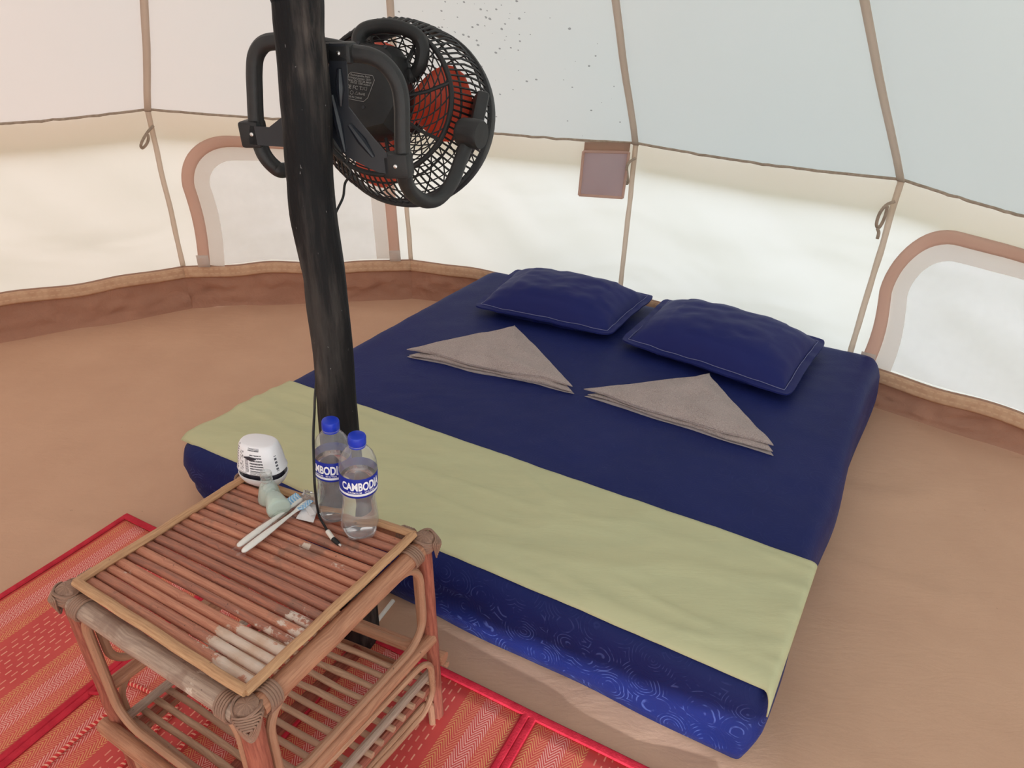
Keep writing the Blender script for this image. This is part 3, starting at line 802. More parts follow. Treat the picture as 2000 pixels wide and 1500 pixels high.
# ------------------------------------------------------------------ bamboo and rattan table
ZTAB = .49
q = {n: at_z(u, v, ZTAB) for n, (u, v) in dict(L=(143, 1139), F=(480, 1357), R=(812, 1044), B=(478, 932)).items()}
tcen = sum(q.values()) / 4
def tp(a, b, z=ZTAB):
    p = lerp(lerp(q['L'], q['F'], a), lerp(q['B'], q['R'], a), b); return np.array([p[0], p[1], z])
table = empty('bamboo_side_table', (tcen[0], tcen[1], 0), 'weathered bamboo and rattan side table with slatted top and rod shelf', 'table')
def bamboo_mat(name, cols, peel=False, rough=.5, rnd=True):
    m, nt, b = base_mat(name, cols[0], rough, .35)
    uvv = coords(nt, 'UV', (1, 14, 1)); g1 = noise_n(nt, uvv, 16, 5, .65); g2 = noise_n(nt, coords(nt, 'UV', (1, 30, 1)), 40, 3)
    oi = nt.nodes.new('ShaderNodeObjectInfo'); r = X(nt, oi.outputs['Random'])
    c = mixc(nt, g1.ramp(.3, .72), cols[0], cols[1])
    if rnd: c = mixc(nt, r.ramp(.25, .95) * .9, c, mixc(nt, g1.ramp(.35, .65), cols[1], cols[2]))
    c = mixc(nt, g2.ramp(.55, .75) * .35, c, tuple(x * .5 for x in cols[1][:3]) + (1,))
    wn = noise_n(nt, coords(nt, 'World'), 11, 4, .6); wn2 = noise_n(nt, coords(nt, 'World', (1, 1, 1)), 28, 4, .6)
    if peel:
        w = attr(nt, 'wear'); msk = (noise_n(nt, coords(nt, 'World', (1, 1, 1), (0, 0, 0)), 19, 6, .68) * 1.7 - .35 + g1 * .35 + w * .85).ramp(1.03, 1.13)
        c = mixc(nt, (wn.ramp(.60, .68)) * .55, c, lin((128, 100, 88)))
        c = mixc(nt, msk * .8, c, mixc(nt, wn.ramp(.3, .6), lin((196, 168, 144)), lin((220, 206, 192))))
        c = mixc(nt, noise_n(nt, coords(nt, 'World'), 130, 2).ramp(.72, .76) * .7, c, (.05, .03, .025, 1))
    else:
        c = mixc(nt, noise_n(nt, coords(nt, 'World'), 110, 2).ramp(.73, .77) * .6, c, (.06, .035, .025, 1))
    setc(nt, b, c); setc(nt, b, g1 * .3 + (rough - .12), 'Roughness'); bump(nt, b, g1 + g2 * .5, .35, .003); return m
MAT['slat'] = bamboo_mat('bamboo_slat', [lin((206, 144, 116)), lin((176, 112, 90)), lin((140, 96, 84))], True)
MAT['strip'] = bamboo_mat('bamboo_strip', [lin((206, 162, 122)), lin((170, 124, 90)), lin((192, 146, 108))], rnd=False)
MAT['rail'] = bamboo_mat('bamboo_rail', [lin((190, 138, 108)), lin((156, 106, 82)), lin((172, 126, 100))], rnd=False)
MAT['grey_rail'] = bamboo_mat('bamboo_grey_rail', [lin((184, 160, 142)), lin((146, 122, 110)), lin((170, 140, 124))], True, rnd=False)
MAT['leg'] = bamboo_mat('bamboo_leg', [lin((176, 108, 88)), lin((134, 72, 60)), lin((150, 92, 78))], rnd=False)
MAT['rattan'] = bamboo_mat('rattan_cane', [lin((196, 152, 122)), lin((164, 118, 92)), lin((176, 134, 108))])
MAT['rod'] = bamboo_mat('shelf_rod', [lin((204, 168, 140)), lin((172, 134, 110)), lin((180, 146, 124))])
MAT['wrap'] = bamboo_mat('rattan_wrap', [lin((162, 128, 108)), lin((128, 98, 84)), lin((140, 108, 92))], rnd=False)
wear_spots = [(.90, .07, .11), (.86, .15, .10), (.80, .21, .07), (.93, .25, .08), (.70, .13, .05)]
wear_w = [(tp(a, b), r) for a, b, r in wear_spots] + [(at_z(592, 1063, ZTAB), .022), (at_z(660, 1100, ZTAB), .016)]
def wear_fn(p):
    return max(0.0, max(.55 * (1 - (np.linalg.norm((p - c)[:2]) / r) ** 2) for c, r in wear_w))
NS = 18
for k in range(NS):
    bb = .036 + (k + .5) / NS * .930; r = .0079 + .0009 * math.sin(k * 2.7)
    a0, a1 = .018, .982; path, rad = [], []
    nodes = [random.uniform(.15, .85) for _ in range(random.choice((1, 1, 2)))]
    bow = .05 * math.sin(k * 1.9)
    stations = sorted([j / 22 for j in range(23)] + [x for n_ in nodes for x in (n_ - .012, n_ - .004, n_, n_ + .006)])
    for t in stations:
        a = a0 + (a1 - a0) * t
        P = tp(a, bb + .10 * bow * math.sin(math.pi * t), ZTAB - r - .0015 + .0012 * math.sin(k * 3 + t * 4))
        nb = max([math.exp(-((t - n_) / .010) ** 2) for n_ in nodes])
        path.append(P); rad.append(r * (1 + .10 * nb + .03 * nz(t * 7, k * 3.3)))
    obj('bamboo_slat', MB().tube(path, rad, 14, wear=wear_fn), MAT['slat'], table, sharp=60)
def edge_line(e, z, off=0.0, m0_=0.0, m1_=1.0, n=14):
    """points along one side of the table: e in LF, FR, LB, BR; off = outward"""
    A, Bq = {'LF': ('L', 'F'), 'FR': ('F', 'R'), 'LB': ('L', 'B'), 'BR': ('B', 'R')}[e]
    p0, p1 = q[A], q[Bq]; d = unit(p1 - p0); o = np.array([d[1], -d[0], 0]); o = o if np.dot(o, p0 - tcen) > 0 else -o
    return [np.array([*(lerp(p0, p1, m0_ + (m1_ - m0_) * k / (n - 1)) + o * off)[:2], z]) for k in range(n)], o, d
for e in ('LF', 'FR', 'LB', 'BR'):
    P, o, d = edge_line(e, ZTAB + .001, -.003, .005, .995)
    P = [p + np.array([0, 0, .0015 * nz(i * .6, len(e))]) + o * .0015 * nz(i * .5, 4.4) for i, p in enumerate(P)]
    obj('border_strip', MB().tube(P, .0082, 12, flat=(np.array([0, 0, 1.0]), .75)), MAT['strip'], table, label='straw coloured split bamboo edge strip')
    P, o, d = edge_line(e, ZTAB - .026, .010, .02, .98)
    if e == 'LF': P = [p + np.array([0, 0, -.004]) for p in P]
    obj('top_rail', MB().tube(P, [.0165 * (1 + .05 * math.exp(-((k - 5) / .8) ** 2)) for k in range(len(P))], 16, wear=(lambda p: max(0, .6 - abs(np.linalg.norm((p - q['F'])[:2]) - .085) * 12)) if e == 'LF' else None),
        MAT['grey_rail'] if e == 'LF' else MAT['rail'], table)
legs = {}
for n_, (top, bot, r) in {'L': (q['L'] + unit(q['L'] - tcen) * .012, q['L'] + unit(q['L'] - tcen) * .006, .0135),
                          'F': (q['F'] + unit(q['F'] - tcen) * .010, q['F'] + unit(q['F'] - tcen) * .012, .0165),
                          'R': (q['R'] + unit(q['R'] - tcen) * .014, at_z(855, 1398, 0), .0125),
                          'B': (q['B'] + unit(q['B'] - tcen) * .008, q['B'] + unit(q['B'] - tcen) * .010, .0135)}.items():
    P = [np.array([*lerp(top, bot, k / 16)[:2], (ZTAB - .018) * (1 - k / 16) + .0055 * (k / 16)]) for k in range(17)]
    obj('leg', MB().tube(P, [r * (1 + .04 * nz(k * .7, r * 900) + (.08 if k in (9,) else 0)) for k in range(17)], 16), MAT['leg'], table, sharp=60)
    legs[n_] = (P[0], P[-1])
def side_pt(e, w, z, off=0.0):
    A, Bq = {'LF': ('L', 'F'), 'FR': ('F', 'R'), 'LB': ('L', 'B'), 'BR': ('B', 'R')}[e]
    t = 1 - z / (ZTAB - .018); p0 = lerp(legs[A][0], legs[A][1], t); p1 = lerp(legs[Bq][0], legs[Bq][1], t)
    d = unit(np.append((p1 - p0)[:2], 0)); o = np.array([d[1], -d[0], 0]); o = o if np.dot(o, p0 - tcen) > 0 else -o
    p = p0 + d * (w * np.linalg.norm((p1 - p0)[:2])); return np.array([p[0], p[1], z]) + o * off
def side_len(e):
    A, Bq = {'LF': ('L', 'F'), 'FR': ('F', 'R'), 'LB': ('L', 'B'), 'BR': ('B', 'R')}[e]
    return np.linalg.norm((legs[A][0] - legs[Bq][0])[:2])
for e in ('LF', 'FR', 'LB', 'BR'):
    Ls = side_len(e); cross = e in ('FR', 'LB')
    zlow = .262 if cross else .178
    ring = rrect(.024, Ls - .024, zlow, .452, .055)
    obj('bent_cane', MB().tube([side_pt(e, w / Ls, z, .004) for w, z in ring], .0072, 10, closed=True), MAT['rattan'], table)
    if cross:
        P = [side_pt(e, .012 + .976 * k / 12, .238, .004) for k in range(13)]
        obj('middle_rail', MB().tube(P, [.0125 + (.001 if k == 6 else 0) for k in range(13)], 14), MAT['rail'], table)
        ring = rrect(.022, Ls - .022, .088, .222, .045)
        obj('bent_cane', MB().tube([side_pt(e, w / Ls, z + .010 * math.sin(w * 14), .012) for w, z in ring], .0062, 10, closed=True), MAT['rattan'], table)
        P = [side_pt(e, .02 + .96 * k / 12, .147, 0) for k in range(13)]
        obj('shelf_rail', MB().tube(P, .0085, 10), MAT['grey_rail'], table)
        P = [side_pt(e, .02 + .96 * k / 12, .112, 0) for k in range(13)]
        obj('shelf_rail', MB().tube(P, .0095, 10), MAT['leg'], table)
        z1 = .085
    else:
        P = [side_pt(e, -.035 + 1.07 * k / 14, .157, .020) for k in range(15)]
        obj('shelf_rail', MB().tube(P, .0135, 14), MAT['rail'], table)
        P = [side_pt(e, -.045 + 1.09 * k / 14, .137, .024) for k in range(15)]
        obj('cane_strip', MB().tube(P, .006, 8), MAT['rattan'], table)
        z1 = .105
    # inverted U of thin cane between the feet
    U = [(.022, .0055), (.022, .03), (.024, z1 - .02), (.040, z1 - .003), (.06, z1), (Ls / 2, z1 + .004), (Ls - .06, z1), (Ls - .040, z1 - .003), (Ls - .024, z1 - .02), (Ls - .022, .03), (Ls - .022, .0055)]
    obj('bent_cane', MB().tube(smooth_path([side_pt(e, w / Ls, z, .004) for w, z in U], 5), .0066, 10), MAT['rattan'], table)
NRD = 13
for k in range(NRD):
    b_ = .055 + .89 * k / (NRD - 1)
    A = side_pt('LB', b_, .1295, .014); Bq = side_pt('FR', b_, .1295, .014)
    P = [lerp(A, Bq, j / 12) + np.array([0, 0, .0025 * nz(j * .4, k)]) + unit(q['B'] - q['L']) * .004 * nz(j * .3 + 9, k) for j in range(13)]
    obj('shelf_rod', MB().tube(P, [.0062 + .0008 * nz(j * .8, k * 2) + (.0012 if j == (k * 5) % 11 + 1 else 0) for j in range(13)], 10), MAT['rod'], table, sharp=60)
P = [lerp(side_pt('LF', .55, .108), side_pt('BR', .55, .108), j / 10) for j in range(11)]
obj('cross_beam', MB().tube(P, .014, 12), MAT['leg'], table)
# rattan lashings on the four corners
for n_, (e1, e2) in {'L': ('LF', 'LB'), 'F': ('LF', 'FR'), 'R': ('FR', 'BR'), 'B': ('LB', 'BR')}.items():
    wr = MB(); top, bot = legs[n_]; c0 = lerp(top, bot, .03); out = unit(np.append((q[n_] - tcen)[:2], 0)); sd = np.array([-out[1], out[0], 0])
    for k in range(5):       # coils round each rail
        for e in (e1, e2):
            P, o, d = edge_line(e, ZTAB - .026 - (.004 if e == 'LF' else 0), .010)
            near = P[0] if np.linalg.norm(P[0][:2] - q[n_][:2]) < np.linalg.norm(P[-1][:2] - q[n_][:2]) else P[-1]
            dd = d if near is P[0] else -d; cpt = near + dd * (.017 + .0045 * k); up_ = np.array([0, 0, 1.0])
            wr.tube([cpt + (o * math.cos(a) + up_ * math.sin(a)) * .0185 + dd * .003 * math.sin(a) for a in [2 * math.pi * j / 16 for j in range(16)]], .0024, 6, closed=True)
    for k in range(4):
        zc = ZTAB - .010 - .0042 * k
        wr.tube([np.array([c0[0], c0[1], zc]) + (out * math.cos(a) + sd * math.sin(a)) * (.019) + np.array([0, 0, .004 * math.sin(a * 2 + k)]) for a in [2 * math.pi * j / 18 for j in range(18)]], .0024, 6, closed=True)
    wr.lathe([(.0175, -.034), (.0195, -.028), (.0195, -.014), (.016, -.0075), (.008, -.005), (.0, -.0045)], (c0[0], c0[1], ZTAB), 24, caps=False)
    for k in range(6):       # shield of nested triangular turns on the outer face of the corner
        f = 1 - k * .165
        def tri_pt(x, z, f=f, k=k):
            x *= f; z = -.015 + (z + .015) * f; rr_ = .0205 + .0016 * k; a = x / .021
            return np.array([c0[0], c0[1], ZTAB - .012 + z]) + out * (rr_ * math.cos(a * .8)) + sd * (rr_ * math.sin(a * .8) * 1.15)
        T3 = [(-.023, 0), (-.011, .0025), (.011, .0025), (.023, 0), (.021, -.010), (.012, -.032), (0, -.047), (-.012, -.032), (-.021, -.010)]
        wr.tube(smooth_path([tri_pt(x, z) for x, z in T3], 4, closed=True), .0017, 6, closed=True)
    obj('corner_lashing', wr, MAT['wrap'], table, label='greyish rattan lashing bound round the corner')

# ------------------------------------------------------------------ water bottles
def clear_mat(name, tint, gl=.12, rough=.03, body=0.0, bodyc=(1, 1, 1, 1)):
    """thin clear plastic film: transparent with a fresnel gloss"""
    m = bpy.data.materials.new(name); m.use_nodes = True; nt = m.node_tree; nt.nodes.clear()
    out = nt.nodes.new('ShaderNodeOutputMaterial'); tr = nt.nodes.new('ShaderNodeBsdfTransparent'); gs = nt.nodes.new('ShaderNodeBsdfGlossy')
    tr.inputs[0].default_value = tint; gs.inputs['Roughness'].default_value = rough
    lw = nt.nodes.new('ShaderNodeLayerWeight'); lw.inputs[0].default_value = .35
    fac = (X(nt, lw.outputs['Facing']).pow(2.0) * .75 + gl)
    mx = nt.nodes.new('ShaderNodeMixShader'); nt.links.new(fac.k, mx.inputs[0]); nt.links.new(tr.outputs[0], mx.inputs[1]); nt.links.new(gs.outputs[0], mx.inputs[2])
    last = mx
    if body:
        df = nt.nodes.new('ShaderNodeBsdfDiffuse'); df.inputs[0].default_value = bodyc; m2 = nt.nodes.new('ShaderNodeMixShader'); m2.inputs[0].default_value = body
        nt.links.new(mx.outputs[0], m2.inputs[1]); nt.links.new(df.outputs[0], m2.inputs[2]); last = m2
    h = noise_n(nt, coords(nt, 'World'), 60, 3); bn = nt.nodes.new('ShaderNodeBump'); bn.inputs['Strength'].default_value = .25; bn.inputs['Distance'].default_value = .004
    nt.links.new(h.k, bn.inputs['Height']); nt.links.new(bn.outputs[0], gs.inputs['Normal'])
    nt.links.new(last.outputs[0], out.inputs[0]); return m
MAT['pet'] = clear_mat('clear_pet', (.975, .975, .98, 1), .05, .03, .10, (.86, .85, .88, 1))
m, nt, b = base_mat('water', (.97, .985, 1, 1), 0.0, .5)
b.inputs['Transmission Weight'].default_value = 1.0; b.inputs['IOR'].default_value = 1.20; MAT['water'] = m
MAT['cap'] = simple('blue_cap', lin((28, 58, 190)), None, .35, .45)
m, nt, b = base_mat('bottle_label', lin((30, 46, 150)), .4, .25)
u, w, _ = sepxyz(nt, coords(nt, 'UV'))
curve = (u * 6.2832 * 2).sin() * .0
setc(nt, b, mixc(nt, (w - (u - .5) * (u - .5) * .0).gt(.118) .max(0.0) * 0.0 + ((w.gt(.1095 * .905)) * (w.lt(.1145 * .905))), lin((28, 44, 150)), lin((235, 236, 242)))); MAT['label'] = m
MAT['print_white'] = simple('white_print', lin((240, 240, 246)), None, .4, .3)
KB = .905
def bottle(px, face_deg, label):
    base = at_z(px[0], px[1], ZTAB - .001)
    root = empty('water_bottle', base, label, 'bottle', 'water bottles on the bamboo table')
    root.rotation_euler = (0, math.radians(2.6), 0)      # stands a little askew on the round slats
    prof_ = [(.0, .006), (.018, .004), (.026, .0), (.0315, .003), (.0345, .012), (.0352, .03), (.0345, .045), (.0325, .060), (.0305, .076), (.0303, .086), (.0322, .096), (.0343, .102), (.0345, .106),
            (.0345, .147), (.0352, .151), (.0350, .156), (.0330, .168), (.0285, .180), (.0215, .190), (.0150, .1955), (.0133, .198), (.0133, .2015), (.0165, .2020), (.0165, .2035), (.0132, .2040), (.0128, .214), (.0, .2142)]
    prof_ = [(r * KB, z * KB) for r, z in prof_]
    def ribbed(scale, wob):
        mb = MB(); mb.lathe([(r * scale, z) for r, z in prof_], base, 48, caps=False)
        V = []
        for k, p_ in enumerate(mb.v):
            p_ = np.array(p_); z = (p_[2] - base[2]) / KB; a = math.atan2(p_[1] - base[1], p_[0] - base[0])
            g_ = 1.0
            if .02 < z < .100: g_ += wob * max(0, math.sin(a * 5 + z * 75)) ** 3 * math.sin(math.pi * (z - .02) / .08)
            if .001 < z < .014: g_ += wob * 1.6 * math.cos(a * 5)
            V.append((base[0] + (p_[0] - base[0]) * g_, base[1] + (p_[1] - base[1]) * g_, p_[2]))
        mb.v = V; return mb
    obj('bottle_body', ribbed(1.0, -.055), MAT['pet'], root, sharp=180)
    wt = MB(); wprof = [(r * .955, z + .0012) for r, z in prof_ if z < .130 * KB] + [(.0330 * KB, .131 * KB), (.0, .1312 * KB)]
    wt.lathe(wprof, base, 40, caps=False)
    V = []
    for p_ in wt.v:
        p_ = np.array(p_); z = (p_[2] - base[2]) / KB; a = math.atan2(p_[1] - base[1], p_[0] - base[0]); g_ = 1.0
        if .02 < z < .100: g_ -= .055 * max(0, math.sin(a * 5 + z * 75)) ** 3 * math.sin(math.pi * (z - .02) / .08)
        V.append((base[0] + (p_[0] - base[0]) * g_, base[1] + (p_[1] - base[1]) * g_, p_[2]))
    wt.v = V
    obj('water', wt, MAT['water'], root, sharp=180)
    cp = MB(); cp.lathe([(r * KB, z * KB) for r, z in ((.0155, .2035), (.0160, .2045), (.0160, .2175), (.0152, .2205), (.0125, .2217), (.0, .2218))], base, 60, caps=False)
    V = []
    for k, p_ in enumerate(cp.v):
        p_ = np.array(p_); z = (p_[2] - base[2]) / KB; g_ = 1 + (.022 * (1 if (k % 61) % 2 else -1) if .204 < z < .2185 else 0)
        V.append((base[0] + (p_[0] - base[0]) * g_, base[1] + (p_[1] - base[1]) * g_, p_[2]))
    cp.v = V; co = obj('cap', cp, MAT['cap'], root, sharp=40)
    obj('neck_ring', MB().lathe([(r * KB, z * KB) for r, z in ((.0150, .1985), (.0154, .1990), (.0154, .2025), (.0150, .2030))], base, 40, caps=False), MAT['cap'], root)
    obj('label_band', MB().lathe([(r * KB, z * KB) for r, z in ((.0350, .1050), (.0353, .1056), (.0353, .1470), (.0350, .1476))], base, 48, caps=False), MAT['label'], root, sharp=180)
    lab = MB(); f0 = math.atan2(-base[1], -base[0]) + math.radians(face_deg)
    for body, size, zc, sx, bold, sp in (('CAMBODIA', .0248, .1302, .54, .0009, 1.0), ('PREMIUM  WATER', .0046, .1178, 1.05, .0001, 1.25)):
        vs, fs = text_mesh(body, size, sx, bold, sp)
        if body[0] == 'C':
            hh = max(abs(y) for x, y in vs); vs = [(x, y * (1 + .10 * math.sin(x / .036 * 1.5)) ) for x, y in vs]
        RR_ = .0358 * KB
        lab.raw([(base[0] + RR_ * math.cos(f0 + x / RR_), base[1] + RR_ * math.sin(f0 + x / RR_), base[2] + zc * KB + y * KB) for x, y in vs], fs)
    obj('lettering', lab, MAT['print_white'], root, label='white lettering CAMBODIA over PREMIUM WATER', flat=True)
bottle((704, 1035), 6, 'clear water bottle with blue cap, in front at the table edge')
bottle((656, 1003), -34, 'clear water bottle with blue cap, standing behind beside the black cable')

# ------------------------------------------------------------------ air freshener
MAT['white_plastic'] = simple('white_plastic', lin((238, 236, 238)), None, .35, .4)
MAT['gel'] = simple('dark_gel', (.025, .022, .035, 1), (.05, .045, .06, 1), .3, .4, 40)
fb = at_z(518, 938, ZTAB - .001)
t0_, t1_ = at_z(475, 856, ZTAB + .09), at_z(544, 868, ZTAB + .09)
fx = unit(np.append((t1_ - t0_)[:2], 0)); fy = np.array([-fx[1], fx[0], 0])
if fy[1] < 0: fy = -fy
fresh = empty('air_freshener', fb, 'white oval gel air freshener with raised printed cover, at the far table corner', 'air freshener')
def oval(z, rx, ry, n=48, pw=2.4, cx=0.0):
    o = []
    for k in range(n):
        a = 2 * math.pi * k / n; ca, sa = math.cos(a), math.sin(a)
        o.append(fb + fx * (cx + rx * math.copysign(abs(ca) ** (2 / pw), ca)) + fy * (ry * math.copysign(abs(sa) ** (2 / pw), sa)) + np.array([0, 0, z]))
    return o
def loft(rings, cap0=True, cap1=True):
    mb = MB(); idx = []
    for j, R in enumerate(rings): idx.append([mb.add(p_, (k / len(R), j / (len(rings) - 1))) for k, p_ in enumerate(R)] + [mb.add(R[0], (1.0, j / (len(rings) - 1)))])
    n = len(rings[0])
    for A, Bq in zip(idx, idx[1:]):
        for k in range(n): mb.f.append((A[k], A[k + 1], Bq[k + 1], Bq[k]))
    if cap0: mb.f.append(tuple(idx[0][:n][::-1]))
    if cap1: mb.f.append(tuple(idx[-1][:n]))
    return mb
obj('base_bowl', loft([oval(z, rx, ry) for z, rx, ry in ((0, .029, .019), (.002, .034, .023), (.008, .040, .028), (.017, .0445, .0325), (.024, .0462, .034), (.0245, .0445, .0322), (.018, .0425, .0305), (.010, .034, .024))]), MAT['white_plastic'], fresh)
obj('gel_pack', loft([oval(z, rx, ry) for z, rx, ry in ((.0105, .032, .022), (.014, .039, .028), (.050, .034, .024), (.060, .028, .018))]), MAT['gel'], fresh, label='dark gel block showing in the gap')
m, nt, b = base_mat('printed_cover', lin((240, 238, 242)), .35, .4)
u, w, _ = sepxyz(nt, coords(nt, 'UV'))
# three columns of small print on the front of the cover, a barcode and icons
def rect(u0, u1, w0, w1): return u.gt(u0) * u.lt(u1) * w.gt(w0) * w.lt(w1)
nn_ = noise_n(nt, coords(nt, 'UV', (60, 3, 1)), 3, 3)
lines = (w / .040).frac().lt(.52) * noise_n(nt, coords(nt, 'UV', (150, 20, 1)), 2, 3).gt(.40)
ragged = ((w / .048).floor() * 12.9).sin()
txt = rect(.560, .628, .08, .80).max(rect(.738, .845, .06, .70) * u.lt(ragged * .014 + .828)).max(rect(.645, .722, .08, .30)) * lines
txt = txt.max(rect(.725, .800, .76, .86) * (w / .042).frac().lt(.6) * noise_n(nt, coords(nt, 'UV', (150, 20, 1)), 2, 3).gt(.38))
bar = rect(.706, .730, .34, .62) * ((w / .018).frac().lt(.55))
ico = rect(.648, .690, .36, .74) * noise_n(nt, coords(nt, 'UV', (40, 6, 1)), 4, 3).gt(.54)
logo = rect(.585, .622, .84, .93) * noise_n(nt, coords(nt, 'UV', (40, 6, 1)), 6, 3).gt(.5)
side_ = rect(.925, .950, .36, .66) * ((w / .05).frac().lt(.6))
setc(nt, b, mixc(nt, txt.max(bar).max(ico).max(logo).max(side_) * .92, lin((240, 238, 242)), lin((46, 48, 60)))); MAT['cover'] = m
obj('cover', loft([oval(z, rx, ry) for z, rx, ry in ((.0365, .0415, .0300), (.0355, .0450, .0330), (.037, .0465, .0345), (.041, .0458, .0338), (.043, .0440, .0322), (.058, .0425, .0312), (.074, .0400, .0285), (.086, .0370, .0250), (.0905, .0345, .0225), (.092, .031, .019))], False, True), MAT['cover'], fresh, sharp=50)
notch = fb + fy * -.0292 + fx * -.004 + np.array([0, 0, .070])
obj('vent_slot', MB().prism([notch + fx * x + np.array([0, 0, z]) - fy * .0015 for x, z in ((-.011, .002), (0, -.004), (.013, 0), (0, .004))], fy * .006), MAT['gel'], fresh, label='dark slot in the cover front')

# ------------------------------------------------------------------ two small toiletry bottles
MAT['frost'] = clear_mat('frosted_plastic', (.96, .985, .97, 1), .04, .25, .26, (.86, .95, .90, 1))
MAT['frost_neck'] = clear_mat('clear_neck', (.95, .97, .97, 1), .20, .12, .10, (.85, .9, .9, 1))
MAT['shampoo'] = clear_mat('pale_liquid', (.93, .985, .955, 1), .03, .2, .30, (.84, .96, .89, 1))
def small_bottle(base, ax, label):
    root = empty('toiletry_bottle', base, label, 'bottle', 'small toiletry bottles on the table')
    obj('bottle_body', MB().lathe([(.0, 0), (.0185, 0), (.0212, .002), (.0212, .006), (.0168, .028), (.0138, .036), (.0104, .041), (.0088, .043)], base, 32, ax, caps=False), MAT['frost'], root, sharp=180)
    obj('liquid', MB().lathe([(.0, .0012), (.0175, .0012), (.0200, .004), (.0162, .026), (.0, .0262)], base, 28, ax, caps=False), MAT['shampoo'], root, sharp=180)
    nk = MB().lathe([(.0088, .043), (.0088, .046), (.0108, .0465), (.0108, .049), (.0086, .0495), (.0086, .054), (.0104, .0545), (.0106, .060), (.0098, .064), (.0, .0642)], base, 28, ax, caps=False)
    obj('cap', nk, MAT['frost_neck'], root, label='clear screw cap')
small_bottle(at_z(528, 977, ZTAB - .001), (0, 0, 1), 'small frosted bottle of pale green liquid standing against the air freshener')
b2 = at_z(546, 996, ZTAB + .018); n2p = at_z(522, 948, ZTAB + .026)
small_bottle(b2, unit(n2p - b2), 'small frosted bottle of pale green liquid lying by the toothbrushes')

# ------------------------------------------------------------------ toothbrushes in clear sleeves
MAT['brush_white'] = simple('brush_white', lin((244, 240, 232)), None, .4, .4)
MAT['bristle'] = simple('blue_bristle', lin((120, 176, 220)), lin((150, 200, 235)), .6, .2, 200)
MAT['bristle_w'] = simple('white_bristle', lin((222, 232, 240)), None, .6, .2)
MAT['film'] = clear_mat('clear_film', (.975, .975, .98, 1), .04, .12)
def toothbrush(tail, neck, tip, label, up):
    z = ZTAB + .0075
    a, b_, c = at_z(*tail, z), at_z(*neck, z), at_z(*tip, z)
    root = empty('toothbrush', np.array([*(a + b_)[:2] / 2, ZTAB - .001]), label, 'toothbrush', 'wrapped toothbrushes on the table')
    pth = [lerp(a, b_, t) for t in (0, .02, .06, .15, .3, .5, .65, .8, .92, 1)] + [lerp(b_, c, t) for t in (.3, .7, .95, 1.0)]
    rad = [.002, .0045, .0056, .0062, .0064, .0058, .0046, .0036, .0030, .0034, .0054, .0056, .0044, .0018]
    obj('handle', MB().tube(pth, rad, 12, flat=(np.array([0, 0, 1.0]), .72)), MAT['brush_white'], root)
    d = unit(c - b_); sd = np.array([-d[1], d[0], 0])
    br, bw = MB(), MB()
    for i in range(9):
        for j in range(3):
            p_ = lerp(b_, c, .18 + .75 * i / 8) + sd * (j - 1) * .0028 * up
            tgt = br if (i + j) % 2 == 0 else bw
            hdir = unit(np.array([0, 0, 1.0]) * .55 + sd * up * .85)
            tgt.tube([p_ + hdir * .002, p_ + hdir * .0140], .0014, 6)
    obj('bristles', br, MAT['bristle'], root, label='blue bristle tufts'); obj('bristles', bw, MAT['bristle_w'], root, label='white bristle tufts')
    a2, c2 = a - unit(b_ - a) * .010, c + d * .012; dd = unit(c2 - a2); s2_ = np.array([-dd[1], dd[0], 0])
    def film(s, t):
        p_ = lerp(a2, c2, s); wd = .0092 * (1 - .15 * abs(2 * s - 1)) ; ang = math.pi * t
        return p_ + s2_ * (wd * math.cos(ang) + .0012 * nz(s * 18, t * 3, up)) + np.array([0, 0, -.006 + .0142 * math.sin(ang) * (1 if .05 < s < .98 else .35) + .0016 * nz(s * 24, t * 6, up)])
    obj('clear_sleeve', MB().grid(film, 40, 10), MAT['film'], root, sharp=40, label='clear plastic sleeve')
toothbrush((464, 1067), (566, 991), (590, 974), 'white toothbrush in a clear sleeve, the one nearer the small frosted bottles', 1)
toothbrush((473, 1078), (577, 998), (601, 979), 'white toothbrush in a clear sleeve, the one nearer the table front', -1)
# crumpled film end, white packet, white stick
MAT['crumple'] = clear_mat('crumpled_film', (.94, .93, .93, 1), .16, .10, .10, (.9, .88, .88, 1))
cr = MB(); cc_ = at_z(606, 969, ZTAB + .012); ra = unit(np.array([.8, -.3, 0])); rb = np.array([.3, .8, 0])
cr.grid(lambda a, b: cc_ + ra * (.036 * (a - .5) + .006 * nz(a * 5, b * 5, 1)) + rb * (.030 * (b - .5) + .005 * nz(a * 6, b * 4, 7)) + np.array([0, 0, -.006 + .016 * abs(nz(a * 6.3, b * 6.1, 3)) + .012 * math.sin(math.pi * a) * math.sin(math.pi * b) + .004 * nz(a * 19, b * 17, 3)]), 22, 20)
obj('crumpled_wrapper', cr, MAT['crumple'], label='crumpled clear plastic wrapper behind the toothbrush heads', cat='wrapper', sharp=20)
MAT['paper'] = simple('white_paper', lin((236, 232, 230)), lin((224, 220, 220)), .7, .2, 30, .4, 60, .003)
pk4 = [at_z(u_, v_, ZTAB + .002) for u_, v_ in ((578, 1013), (612, 1021), (623, 988), (598, 981))]
pa = lambda a, b: lerp(lerp(pk4[0], pk4[1], a), lerp(pk4[3], pk4[2], a), b)
pkm = MB(); n_ = 12
for up_ in (0, 1):
    pkm.grid(lambda a, b, up_=up_: pa(a, b) + np.array([0, 0, (.0045 * math.sin(math.pi * a) ** .6 * max(0, math.sin(math.pi * min(1, max(0, (b - .12) / .8)))) ** .6 + .0008 if up_ else 0) + .0006 * nz(a * 9, b * 9)]), n_, n_)
o_ = (n_ + 1) ** 2
